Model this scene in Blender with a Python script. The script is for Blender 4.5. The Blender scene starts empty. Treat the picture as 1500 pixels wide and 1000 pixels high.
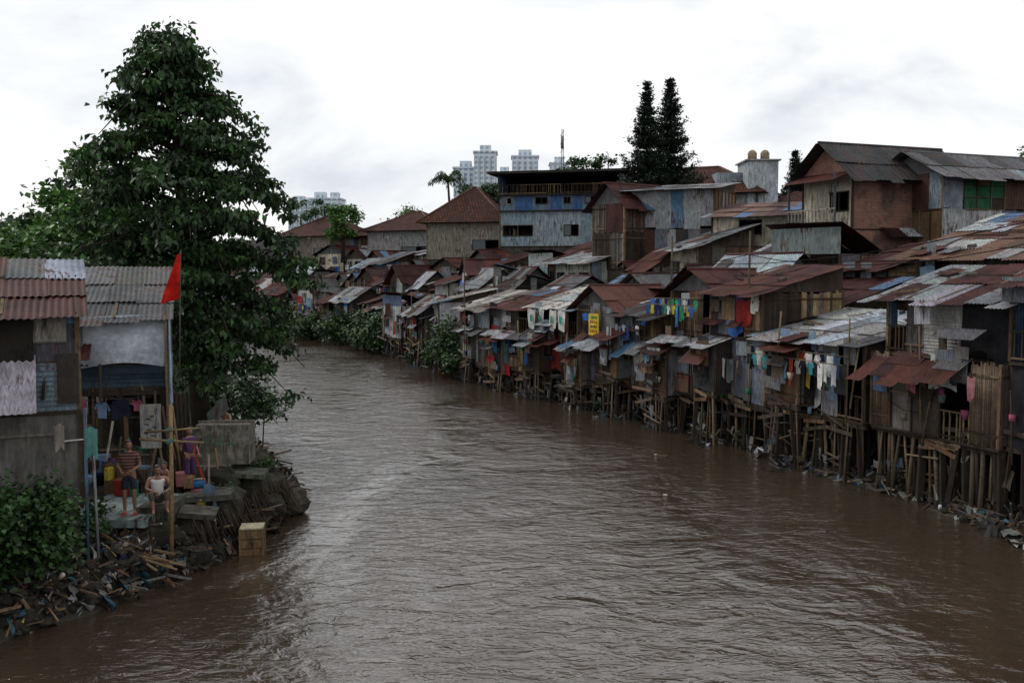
import bpy, math, random
import numpy as np
from mathutils import Vector, Matrix
random.seed(11); rng=np.random.default_rng(5)
S=bpy.context.scene
COL=S.collection
R=random.random
def U(a,b): return random.uniform(a,b)
# ------------------------------------------------------------------ materials
def newmat(name):
    m=bpy.data.materials.new(name); m.use_nodes=True
    nt=m.node_tree; nt.nodes.clear()
    o=nt.nodes.new('ShaderNodeOutputMaterial'); p=nt.nodes.new('ShaderNodeBsdfPrincipled')
    nt.links.new(p.outputs[0],o.inputs[0]); return m,nt,p
def N(nt,t,**k):
    n=nt.nodes.new(t)
    for a,v in k.items(): setattr(n,a,v)
    return n
def mixc(nt,fac,a,b,mode='MIX'):
    n=nt.nodes.new('ShaderNodeMix'); n.data_type='RGBA'; n.blend_type=mode
    for s,v in ((n.inputs[0],fac),(n.inputs[6],a),(n.inputs[7],b)):
        if isinstance(v,(int,float)): s.default_value=v
        elif isinstance(v,tuple): s.default_value=(*v,1)
        else: nt.links.new(v,s)
    return n.outputs[2]
def ramp(nt,inp,pts):
    r=nt.nodes.new('ShaderNodeValToRGB'); e=r.color_ramp.elements
    while len(e)<len(pts): e.new(.5)
    for i,(p,c) in enumerate(pts):
        e[i].position=p; e[i].color=(c,c,c,1) if isinstance(c,(int,float)) else (*c,1)
    nt.links.new(inp,r.inputs[0]); return r.outputs[0]
def noise(nt,vec,scale,detail=4,rough=.6,sc=None,dist=0):
    if sc:
        mp=nt.nodes.new('ShaderNodeMapping'); mp.inputs['Scale'].default_value=sc
        nt.links.new(vec,mp.inputs[0]); vec=mp.outputs[0]
    n=nt.nodes.new('ShaderNodeTexNoise'); n.inputs['Scale'].default_value=scale
    n.inputs['Detail'].default_value=detail; n.inputs['Roughness'].default_value=rough
    n.inputs['Distortion'].default_value=dist
    nt.links.new(vec,n.inputs['Vector']); return n.outputs[0]
def bump(nt,p,h,strength=.4,dist=.02):
    b=nt.nodes.new('ShaderNodeBump'); b.inputs['Strength'].default_value=strength
    b.inputs['Distance'].default_value=dist
    nt.links.new(h,b.inputs['Height']); nt.links.new(b.outputs[0],p.inputs['Normal'])
def math2(nt,op,x,y):
    n=nt.nodes.new('ShaderNodeMath'); n.operation=op
    for i,v in enumerate((x,y)):
        if isinstance(v,(int,float)): n.inputs[i].default_value=v
        else: nt.links.new(v,n.inputs[i])
    return n.outputs[0]
def attrmat(name,rough=.8,metal=0,streak=(6,1,1),rust=None,dark=.45,grain=8,spec=.3,bmp=.3):
    m,nt,p=newmat(name)
    at=N(nt,'ShaderNodeAttribute',attribute_name='Col'); uv=N(nt,'ShaderNodeUVMap'); ge=N(nt,'ShaderNodeNewGeometry')
    n1=noise(nt,uv.outputs[0],grain,3,.7,sc=streak)
    n2=noise(nt,ge.outputs['Position'],.9,4,.7)
    c=mixc(nt,1,at.outputs[0],ramp(nt,n1,[(.3,dark),(.7,1.2)]),'MULTIPLY')
    c=mixc(nt,1,c,ramp(nt,n2,[(.35,.5),(.65,1.1)]),'MULTIPLY')
    if rust:
        mm=math2(nt,'MULTIPLY',n2,noise(nt,uv.outputs[0],1.3,4,.75,sc=(5,.9,1)))
        c=mixc(nt,ramp(nt,mm,[(rust[1],0),(rust[2],1)]),c,rust[0])
    nt.links.new(c,p.inputs['Base Color'])
    p.inputs['Roughness'].default_value=rough; p.inputs['Metallic'].default_value=metal
    p.inputs['Specular IOR Level'].default_value=spec
    if bmp: bump(nt,p,n1,bmp,.01)
    return m
M_METAL=attrmat('corrugated_metal',.6,0,(4,.6,1),((.06,.022,.015),.25,.38),.45,5,.12,.2)
M_WOOD=attrmat('weathered_wood',.9,0,(9,.8,1),((.03,.024,.019),.25,.38),.4,7,.12)
M_PLAS=attrmat('stained_plaster',.92,0,(2,.5,1),((.06,.052,.042),.24,.38),.55,3,.12)
M_CLOTH=attrmat('cloth',.95,0,(1,1,1),None,.7,4,.05,0)
M_BAM=attrmat('bamboo',.7,0,(1,3,1),((.045,.036,.028),.28,.45),.5,4,.2,0)
M_CONC=attrmat('old_concrete',.95,0,(1,1,1),((.028,.026,.018),.22,.36),.4,4,.1,.8)
M_GLASS,nt,p=newmat('dark_glass'); p.inputs['Base Color'].default_value=(.03,.04,.05,1); p.inputs['Roughness'].default_value=.12
M_BRICK,nt,p=newmat('red_brick')
uv=N(nt,'ShaderNodeUVMap'); bt=N(nt,'ShaderNodeTexBrick'); nt.links.new(uv.outputs[0],bt.inputs[0])
bt.inputs['Color1'].default_value=(.24,.085,.05,1); bt.inputs['Color2'].default_value=(.13,.05,.033,1); bt.inputs['Mortar'].default_value=(.2,.16,.13,1)
bt.inputs['Scale'].default_value=1; bt.inputs['Brick Width'].default_value=.24; bt.inputs['Row Height'].default_value=.085; bt.inputs['Mortar Size'].default_value=.012
ge=N(nt,'ShaderNodeNewGeometry'); n=noise(nt,ge.outputs['Position'],.8,5,.7)
nt.links.new(mixc(nt,ramp(nt,n,[(.45,0),(.62,.85)]),bt.outputs[0],(.04,.03,.026)),p.inputs['Base Color']); p.inputs['Roughness'].default_value=.9
M_TILE,nt,p=newmat('clay_roof_tile')
uv=N(nt,'ShaderNodeUVMap'); bt=N(nt,'ShaderNodeTexBrick'); nt.links.new(uv.outputs[0],bt.inputs[0])
bt.inputs['Color1'].default_value=(.13,.042,.026,1); bt.inputs['Color2'].default_value=(.045,.02,.016,1); bt.inputs['Mortar'].default_value=(.012,.008,.007,1)
bt.inputs['Scale'].default_value=1; bt.inputs['Brick Width'].default_value=.3; bt.inputs['Row Height'].default_value=.36; bt.inputs['Mortar Size'].default_value=.05
ge=N(nt,'ShaderNodeNewGeometry'); n=noise(nt,ge.outputs['Position'],.7,5,.7)
nt.links.new(mixc(nt,ramp(nt,n,[(.42,0),(.62,.8)]),bt.outputs[0],(.03,.019,.016)),p.inputs['Base Color']); p.inputs['Roughness'].default_value=.85;p.inputs['Specular IOR Level'].default_value=.12
MATS=[M_METAL,M_WOOD,M_PLAS,M_CLOTH,M_BAM,M_CONC,M_GLASS,M_BRICK,M_TILE]
METAL,WOOD,PLAS,CLOTH,BAM,CONC,GLASS,BRICK,TILE=range(9)
def leafmat(name,c1,c2,rough=.45,tr=.22):
    m,nt,p=newmat(name)
    ge=N(nt,'ShaderNodeNewGeometry')
    n=noise(nt,ge.outputs['Position'],.8,2)
    f=ramp(nt,ge.outputs['Random Per Island'],[(0,c1),(.75,c2),(1,tuple(min(1,x*1.8) for x in c2))])
    c=mixc(nt,1,f,ramp(nt,n,[(.3,.5),(.7,1.4)]),'MULTIPLY')
    nt.links.new(c,p.inputs['Base Color']); p.inputs['Roughness'].default_value=rough
    p.inputs['Specular IOR Level'].default_value=.3
    if tr:
        t=nt.nodes.new('ShaderNodeBsdfTranslucent'); nt.links.new(c,t.inputs[0])
        mx=nt.nodes.new('ShaderNodeMixShader'); mx.inputs[0].default_value=tr
        o=[x for x in nt.nodes if x.type=='OUTPUT_MATERIAL'][0]
        nt.links.new(p.outputs[0],mx.inputs[1]); nt.links.new(t.outputs[0],mx.inputs[2]); nt.links.new(mx.outputs[0],o.inputs[0])
    return m
L_DARK=leafmat('leaf_dark',(.015,.038,.014),(.036,.08,.024))
L_MID=leafmat('leaf_mid',(.03,.078,.014),(.065,.145,.028))
L_BUSH=leafmat('leaf_bush',(.018,.04,.015),(.045,.09,.028),.5,0)
L_PINE=leafmat('needle',(.007,.016,.01),(.016,.03,.018),.7,0)
# ------------------------------------------------------------------ mesh builder
class MB:
    def __init__(s): s.V=[];s.F=[];s.C=[];s.M=[];s.S=[]
    def add(s,vs,fs,col,mat,smooth=False):
        o=len(s.V); s.V.extend([tuple(v) for v in vs])
        for f in fs:
            s.F.append(tuple(i+o for i in f)); s.C.append(col); s.M.append(mat); s.S.append(smooth)
    def box(s,c,u,v,w,col,mat):
        c=Vector(c);u=Vector(u);v=Vector(v);w=Vector(w)
        vs=[c+u*i+v*j+w*k for i in(-1,1) for j in(-1,1) for k in(-1,1)]
        s.add(vs,[(0,1,3,2),(4,6,7,5),(0,4,5,1),(2,3,7,6),(0,2,6,4),(1,5,7,3)],col,mat)
    def abox(s,x0,x1,y0,y1,z0,z1,col,mat):
        s.box(((x0+x1)/2,(y0+y1)/2,(z0+z1)/2),((x1-x0)/2,0,0),(0,(y1-y0)/2,0),(0,0,(z1-z0)/2),col,mat)
    def beam(s,p,q,th,col,mat,th2=None):
        p=Vector(p);q=Vector(q);d=(q-p); L=d.length
        if L<1e-4:return
        d/=L; a=d.cross(Vector((0,0,1)))
        if a.length<.1:a=d.cross(Vector((1,0,0)))
        a.normalize(); b=d.cross(a)
        s.box((p+q)/2,d*L/2,a*th/2,b*(th2 or th)/2,col,mat)
    def tube(s,pts,rad,col,mat,n=6,smooth=True,flat=None):
        pts=[Vector(p) for p in pts]; vs=[]
        for i,p in enumerate(pts):
            d=(pts[min(i+1,len(pts)-1)]-pts[max(i-1,0)]).normalized()
            a=d.cross(Vector((.13,.21,1)))
            if a.length<.1:a=d.cross(Vector((1,0,0)))
            a.normalize();b=d.cross(a)
            r=rad[i] if isinstance(rad,(list,tuple)) else rad
            for k in range(n):
                t=2*math.pi*k/n; vs.append(p+a*math.cos(t)*r+b*math.sin(t)*r*(flat or 1))
        fs=[]
        for i in range(len(pts)-1):
            for k in range(n): fs.append((i*n+k,i*n+(k+1)%n,(i+1)*n+(k+1)%n,(i+1)*n+k))
        fs.append(tuple(range(n))[::-1]); fs.append(tuple((len(pts)-1)*n+k for k in range(n)))
        s.add(vs,fs,col,mat,smooth)
    def pole(s,p,q,r,col=None,mat=BAM):
        p=Vector(p);q=Vector(q); m=(p+q)/2+Vector((U(-.02,.02),U(-.02,.02),0))
        s.tube([p,m,q],[r*1.1,r,r*.85],col or bam(),mat,6)
    def sheet(s,o,u,v,w,l,col,per=.13,amp=.018,mat=METAL,sag=0):
        o=Vector(o);u=Vector(u);v=Vector(v);n=u.cross(v).normalized()
        if n.z<0:n=-n
        k=max(2,int(w/per*4)); vs=[];rows=3 if sag else 2
        for j in range(rows):
            f=j/(rows-1)
            for i in range(k+1):
                vs.append(o+u*(w*i/k)+v*(l*f)+n*(amp*math.sin(i*math.pi/2)-sag*4*f*(1-f)))
        fs=[(j*(k+1)+i,j*(k+1)+i+1,(j+1)*(k+1)+i+1,(j+1)*(k+1)+i) for j in range(rows-1) for i in range(k)]
        s.add(vs,fs,col,mat,True)
    def cloth(s,o,u,dn,w,h,col,wav=.04,nx=6,ny=5,taper=0):
        o=Vector(o);u=Vector(u).normalized();dn=Vector(dn).normalized();n=u.cross(dn);ph=U(0,6)
        vs=[]
        for j in range(ny+1):
            for i in range(nx+1):
                a=i/nx;b=j/ny; x=(a-.5)*(1-taper*b)+.5
                vs.append(o+u*(w*x)+dn*(h*b*(1+.06*math.sin(a*5+ph))+.03*math.sin(a*7+ph))+n*(wav*(.3+b)*math.sin(a*9+ph+b*2)))
        s.add(vs,[(j*(nx+1)+i,j*(nx+1)+i+1,(j+1)*(nx+1)+i+1,(j+1)*(nx+1)+i) for j in range(ny) for i in range(nx)],col,CLOTH,True)
    def build(s,name,parent=None,mats=None):
        me=bpy.data.meshes.new(name); me.from_pydata(s.V,[],s.F)
        for m in (mats or MATS): me.materials.append(m)
        me.polygons.foreach_set('material_index',s.M); me.polygons.foreach_set('use_smooth',s.S)
        cnt=np.array([len(f) for f in s.F]); C=np.array([(c[0],c[1],c[2],1) for c in s.C])
        ca=me.color_attributes.new('Col','FLOAT_COLOR','CORNER'); ca.data.foreach_set('color',np.repeat(C,cnt,axis=0).ravel())
        V=np.array(s.V); idx=np.concatenate([np.array(f) for f in s.F]); 
        no=np.zeros(len(s.F)*3); me.polygons.foreach_get('normal',no); no=no.reshape(-1,3)
        h=np.stack([-no[:,1],no[:,0],np.zeros(len(no))],1); L=np.linalg.norm(h,axis=1); fl=L<.05
        h[fl]=(1,0,0); L[fl]=1; h/=L[:,None]; w=np.cross(no,h)
        P=V[idx]
        uvs=np.stack([(P*np.repeat(h,cnt,axis=0)).sum(1),(P*np.repeat(w,cnt,axis=0)).sum(1)],1)
        ul=me.uv_layers.new(name='UVMap'); ul.data.foreach_set('uv',uvs.ravel())
        ob=bpy.data.objects.new(name,me); COL.objects.link(ob); ob.parent=parent
        return ob
def empty(name):
    e=bpy.data.objects.new(name,None); COL.objects.link(e); e.empty_display_size=.2; return e
def jit(c,a=.2):
    k=1+U(-a,a); return tuple(max(.004,x*k*(1+U(-.06,.06))) for x in c)
def bam(): return jit(random.choice([(.19,.135,.085),(.28,.2,.12),(.11,.08,.055),(.06,.046,.036)]),.25)
WOODS=[(.13,.095,.068),(.2,.135,.085),(.08,.062,.05),(.27,.17,.1),(.17,.15,.13),(.055,.042,.033),(.33,.22,.13),(.28,.26,.24)]
MET=[(.24,.28,.31),(.11,.12,.13),(.42,.44,.46),(.1,.05,.038),(.26,.33,.4),(.19,.2,.21),(.06,.065,.07),(.12,.22,.36)]
RUSTP=[(.07,.0185,.017),(.052,.0165,.015),(.09,.03,.022),(.042,.018,.017)]
GREYP=[(.27,.29,.31),(.15,.16,.17),(.38,.41,.44),(.1,.1,.105)]
BLUEP=[(.42,.49,.56),(.52,.57,.61),(.26,.33,.4),(.36,.37,.37)]
DARKP=[(.045,.047,.05),(.062,.062,.065),(.034,.034,.036)]
PALP=[(.42,.4,.37),(.5,.5,.48),(.24,.22,.2),(.1,.045,.035)]
MIXP=RUSTP+GREYP+[(.4,.45,.5)]
CLOTHS=[(.65,.65,.63),(.4,.42,.45),(.42,.04,.035),(.05,.1,.34),(.05,.24,.14),(.55,.42,.08),(.02,.02,.03),(.2,.3,.45),(.4,.16,.17),(.06,.25,.3),(.55,.5,.42),(.03,.03,.06),(.02,.035,.12),(.22,.2,.16),(.1,.08,.07),(.12,.13,.15),(.3,.08,.15)]
# ------------------------------------------------------------------ terrain / river
LB=[(-14,-60),(-12,0),(-10.2,14),(-9.2,17.9),(-7.9,20.1),(-6.7,23.3),(-6.2,27),(-6.7,30.5),(-8.2,34),(-9.8,37.6),(-13,44),(-17,52),(-27,70),(-42,86),(-70,104),(-130,125)]
RB=[(16,-60),(13.4,10),(12.7,22),(12.1,27.5),(10.7,31.5),(9.7,35.5),(8.1,40.7),(4.9,47.6),(1.8,53),(-3.1,65),(-8.4,81),(-12.8,89),(-19,101),(-27,110),(-40,118),(-75,135),(-130,150)]
poly=np.array(LB+RB[::-1],float); nL=len(LB)
def sdist(X,Y):
    X=np.asarray(X,float);Y=np.asarray(Y,float)
    best=np.full(X.shape,1e9);side=np.zeros(X.shape);ins=np.zeros(X.shape,bool)
    n=len(poly)
    for i in range(n):
        a=poly[i];b=poly[(i+1)%n]; d=b-a
        t=np.clip(((X-a[0])*d[0]+(Y-a[1])*d[1])/(d@d),0,1)
        r=np.hypot(X-a[0]-t*d[0],Y-a[1]-t*d[1])
        m=r<best; best=np.where(m,r,best); side=np.where(m,1.0 if i>=nL else 0.0,side)
        c=((a[1]>Y)!=(b[1]>Y))
        xx=a[0]+(Y-a[1])*d[0]/(d[1] if abs(d[1])>1e-9 else 1e-9)
        ins^=(c&(X<xx))
    return np.where(ins,-best,best),side
def hgt(X,Y):
    d,s=sdist(X,Y)
    hl=np.interp(d,[-3,0,.35,1.0,2.5,8,40,150,600],[-1.5,-.02,.45,.85,1.15,2.0,3.5,5,8])
    hr=np.interp(d,[-3,0,1.5,3.2,6,10,15,25,60,400],[-1.5,-.02,.35,1.0,2.4,4.2,6.2,8.3,10,9])
    return np.where(s>.5,hr,hl)
def hz(x,y): return float(hgt(np.array([x]),np.array([y]))[0])
def axis(fine,lo,hi,g=1.25):
    a=list(fine); s=a[-1]-a[-2]
    while a[-1]<hi: s*=g; a.append(a[-1]+s)
    s=a[1]-a[0]
    while a[0]>lo: s*=g; a.insert(0,a[0]-s)
    return np.array(a)
fx=np.concatenate([np.arange(-45,-14,.8),np.arange(-14,16,.2),np.arange(16,42,.9)])
fy=np.concatenate([np.arange(5,14,.8),np.arange(14,50,.2),np.arange(50,140,.9)])
xs=axis(fx,-3000,3000);ys=axis(fy,-300,4000)
GX,GY=np.meshgrid(xs,ys); 
def vn(X,Y,f,seed):
    r=np.random.default_rng(seed); out=0
    for k in range(6):
        a=r.uniform(0,6.28);ff=f*r.uniform(.7,1.5);out=out+np.sin((X*math.cos(a)+Y*math.sin(a))*ff+r.uniform(0,6))
    return out/6
warpX=GX+.35*vn(GX,GY,2.2,1);warpY=GY+.35*vn(GX,GY,2.2,2)
GZ=hgt(warpX,warpY)+.14*vn(GX,GY,4.5,3)+.09*vn(GX,GY,10,4)
nx,ny=len(xs),len(ys)
me=bpy.data.meshes.new('ground'); vs=np.stack([GX,GY,GZ],-1).reshape(-1,3)
ii=np.arange(nx*ny).reshape(ny,nx); fq=np.stack([ii[:-1,:-1],ii[:-1,1:],ii[1:,1:],ii[1:,:-1]],-1).reshape(-1,4)
me.from_pydata(vs.tolist(),[],fq.tolist()); me.polygons.foreach_set('use_smooth',[True]*len(fq))
g=bpy.data.objects.new('ground',me); COL.objects.link(g)
m,nt,p=newmat('mud'); ge=N(nt,'ShaderNodeNewGeometry')
n1=noise(nt,ge.outputs['Position'],2.2,5,.7); n2=noise(nt,ge.outputs['Position'],9,6,.7)
c=mixc(nt,ramp(nt,n1,[(.35,0),(.65,1)]),(.022,.016,.012),(.055,.042,.03))
c=mixc(nt,ramp(nt,n2,[(.5,0),(.62,1)]),c,(.016,.022,.01))
nt.links.new(c,p.inputs['Base Color']); p.inputs['Roughness'].default_value=.7; bump(nt,p,n2,.9,.08); me.materials.append(m)
# water
me=bpy.data.meshes.new('river_water')
me.from_pydata([(-200,-60,0),(60,-60,0),(60,200,0),(-200,200,0)],[],[(0,1,2,3)])
wob=bpy.data.objects.new('river_water',me); COL.objects.link(wob)
m,nt,p=newmat('muddy_river'); ge=N(nt,'ShaderNodeNewGeometry'); pos=ge.outputs['Position']
big=noise(nt,pos,.12,4,.6,sc=(1.3,.6,1),dist=1.0)
a=noise(nt,pos,.6,2,.5,sc=(.9,1.0,1),dist=1.2)
b=noise(nt,pos,2.1,3,.6,sc=(.75,1.2,1),dist=1.2)
c_=noise(nt,pos,7.5,3,.55,sc=(.75,1.25,1),dist=.7)
amp=ramp(nt,big,[(.38,.4),(.58,1.25)])
h=math2(nt,'ADD',math2(nt,'MULTIPLY',a,.6),math2(nt,'MULTIPLY',math2(nt,'ADD',math2(nt,'MULTIPLY',b,.36),math2(nt,'MULTIPLY',c_,.11)),amp))
nt.links.new(mixc(nt,ramp(nt,big,[(.3,0),(.7,1)]),(.038,.026,.0165),(.052,.036,.0235)),p.inputs['Base Color'])
p.inputs['Roughness'].default_value=.05; p.inputs['IOR'].default_value=1.62; p.inputs['Specular IOR Level'].default_value=1.0
bump(nt,p,h,.85,.18); me.materials.append(m)
# ------------------------------------------------------------------ house parts
def v3(p,z): return Vector((p[0],p[1],z))
def bay(mb,a,t,n,w,z0,z1,kind,col=None):
    t3=Vector((t[0],t[1],0));n3=Vector((n[0],n[1],0));Z=Vector((0,0,1));A=v3(a,z0);H=z1-z0
    col=col or jit(random.choice(WOODS),.3)
    if kind=='planks' or kind=='bamboo':
        x=0
        while x<w-.01:
            ww=min(U(.09,.2) if kind=='planks' else U(.045,.075),w-x)
            hh=H+U(-.12,.06)
            cc=jit(col,.35) if R()>.15 else jit(random.choice(WOODS),.3)
            if kind=='planks': mb.box(A+t3*(x+ww/2)+Z*(H/2+U(-.04,.04))+n3*U(0,.025),t3*(ww/2-.004),n3*.012,Z*hh/2,cc,WOOD)
            else: mb.tube([A+t3*(x+ww/2)+Z*U(-.1,.05),A+t3*(x+ww/2+U(-.02,.02))+Z*(H+U(-.1,.05))],ww/2,jit(col,.4),BAM,5)
            x+=ww
        for zz in (.15,.85): mb.box(A+t3*w/2+Z*H*zz+n3*.05,t3*w/2,n3*.02,Z*.03,bam(),WOOD)
    elif kind=='hplanks':
        z=0
        while z<H-.01:
            ww=min(U(.1,.2),H-z)
            mb.box(A+t3*w/2+Z*(z+ww/2)+n3*U(0,.02),t3*(w/2+U(-.02,.04)),n3*.012,Z*(ww/2-.004),jit(col,.3),WOOD); z+=ww
    elif kind=='metal':
        x=0
        while x<w-.01:
            ww=min(.8,w-x); mb.sheet(A+t3*x+Z*H+n3*(.02+.03*R()),t3,(-Z+t3*U(-.03,.03)).normalized(),ww+.02,H*U(.93,1.03),jit(col,.15) if R()<.75 else jit(random.choice(MET)),.1,.013); x+=ww
    elif kind=='hmetal':
        z=0
        while z<H-.01:
            ww=min(.8,H-z); mb.sheet(A+Z*z+n3*(.02+.01*R()),Z,t3,ww,w,col,.1,.013); z+=ww
    elif kind=='ply' or kind=='grid':
        k=max(1,int(round(w/.75))); rws=2 if kind=='ply' else 3
        for i in range(k):
            for j in range(rws):
                cc=jit(col,.25) if R()>.3 else jit(random.choice(WOODS+MET[:3]),.25)
                mb.box(A+t3*(w*(i+.5)/k)+Z*(H*(j+.5)/rws)+n3*U(0,.012),t3*(w/k/2-.003),n3*.008,Z*(H/rws/2-.003),cc,WOOD)
        for i in range(k+1): mb.box(A+t3*(w*i/k)+Z*H/2+n3*.05,t3*.022,n3*.02,Z*(H/2),bam(),WOOD)
        for j in range(rws+1): mb.box(A+t3*w/2+Z*(H*j/rws)+n3*.052,t3*w/2,n3*.017,Z*.022,bam(),WOOD)
    elif kind=='plaster' or kind=='brick':
        mb.box(A+t3*w/2+Z*H/2-n3*.05,t3*(w/2),n3*.06,Z*(H/2),col,PLAS if kind=='plaster' else BRICK)
    elif kind in('window','pwindow','bwindow'):
        zl,zh=min(.85,H*.4),min(H-.25,1.75); mk={'window':random.choice(['planks','metal','ply']),'pwindow':'plaster','bwindow':'brick'}[kind]
        if kind=='window' and mk=='metal': col=jit(random.choice(MET))
        bay(mb,a,t,n,w,z0,z0+zl,mk,col); bay(mb,a,t,n,w,z0+zh,z1,mk,col)
        s=min(.25,w*.2); sk='plaster' if mk!='planks' else 'planks'
        if kind=='bwindow': sk='brick'
        bay(mb,a,t,n,s,z0+zl,z0+zh,sk,col)
        bay(mb,(a[0]+t[0]*(w-s),a[1]+t[1]*(w-s)),t,n,s,z0+zl,z0+zh,sk,col)
        fc=jit(random.choice([(.1,.07,.05),(.3,.29,.27),(.08,.13,.15),(.04,.04,.04)]))
        for xx in (s,w/2,w-s): mb.box(A+t3*xx+Z*(zl+zh)/2+n3*.02,t3*.025,n3*.03,Z*(zh-zl)/2,fc,WOOD)
        for zz in (zl,zh): mb.box(A+t3*w/2+Z*zz+n3*.024,t3*(w/2-s+.03),n3*.035,Z*.03,fc,WOOD)
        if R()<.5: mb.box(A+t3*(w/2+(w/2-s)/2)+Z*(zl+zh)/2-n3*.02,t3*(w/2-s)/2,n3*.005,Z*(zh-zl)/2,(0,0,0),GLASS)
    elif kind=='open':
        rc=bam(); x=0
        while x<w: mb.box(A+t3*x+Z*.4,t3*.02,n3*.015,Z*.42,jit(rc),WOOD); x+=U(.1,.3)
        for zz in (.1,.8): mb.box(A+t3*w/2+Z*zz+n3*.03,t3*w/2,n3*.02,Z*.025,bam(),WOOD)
    elif kind=='tarp':
        mb.cloth(A+Z*H+n3*.05,t3,-Z,w,H*U(.85,1.05),col,.03)
def shirt(mb,o,u,c,s=1):
    o=Vector(o);u=Vector(u).normalized();Z=Vector((0,0,1));n=u.cross(Z); w=.22*s;ph=U(0,6);dr=U(-.1,.25)
    pts=[(-.5,0),(-.15,.0),(0,-.12),(.15,0),(.5,0),(.9,-.55-dr),(.68,-.75-dr),(.5,-.38),(.48,-1.6),(-.48,-1.55),(-.5,-.38),(-.68,-.75),(-.9,-.55)]
    vs=[o+u*x*w+Z*y*w*1.15+n*(.025*math.sin(x*5+y*3+ph)) for x,y in pts]
    mb.add(vs,[(0,1,2,3,4,7,8,9,10),(4,5,6,7),(0,10,11,12)],c,CLOTH)
def laundry(mb,o,u,w,dens=1):
    o=Vector(o);u=Vector(u).normalized(); mb.tube([o,o+u*w/2-Vector((0,0,.05)),o+u*w],.008,(.1,.1,.1),CLOTH,3)
    x=U(.1,.5)
    while x<w-.2:
        c=jit(random.choice(CLOTHS),.3); k=R()
        if k<.4: shirt(mb,o+u*(x+.15)-Vector((0,0,.05+U(0,.1))),u,c,U(.7,1.15)); x+=U(.28,.5)/dens
        elif k<.85:
            ww=U(.15,.5); mb.cloth(o+u*x-Vector((0,0,.05)),u,(0,0,-1),ww,U(.25,.85),c,.03,taper=U(-.2,.3)); x+=(ww+U(-.03,.2))/dens
        else: x+=U(.3,1.0)
def roofplane(mb,o,u,v,W,L,pal,per=.13,sw=None,sl=None,mat=METAL,clut=.0):
    u=Vector(u).normalized();v=Vector(v).normalized();o=Vector(o)
    n=u.cross(v);n=n if n.z>0 else -n
    sl=sl or U(1.7,2.3); rows=max(1,int(math.ceil(L/sl))); base=random.choice(pal)
    for r in range(rows):
        y0=L*r/rows; y1=L*(r+1)/rows+.12; x=0; 
        while x<W-.05:
            w=min(sw or U(.7,.95),W-x)
            c=jit(base if R()<.6 else random.choice(pal),.25)
            if R()<.1 and pal is not DARKP: c=jit(random.choice([(.14,.055,.035),(.46,.48,.5),(.1,.11,.12),(.34,.4,.47),(.1,.2,.36)]))
            mb.sheet(o+u*(x+U(-.03,.03))+v*(y0+U(-.05,.08))+n*(.03*(rows-r)+.02*R()),u,(v+u*U(-.025,.025)+n*U(-.008,.008)).normalized(),w+.06,y1-y0+(U(-.08,.4) if r==rows-1 else .1),c,per,.016,mat,sag=U(-.01,.035)); x+=w
    for k in range(int(clut*W*L)):
        p=o+u*U(.2,W-.2)+v*U(.2,L-.2)+n*.12
        if R()<.5: mb.beam(p,p+u*U(.5,1.8)+v*U(-.4,.4),.06,jit(random.choice(WOODS)),WOOD)
        elif R()<.7: mb.box(p,u*U(.06,.14),v*U(.06,.14),n*U(.03,.07),jit((.12,.1,.09),.4),CONC)
        else: mb.sheet(p+n*.02,(u+v*U(-.3,.3)).normalized(),(v-u*U(-.3,.3)).normalized(),U(.5,.8),U(.6,1.4),jit(random.choice(MIXP)),per,.016)
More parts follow.
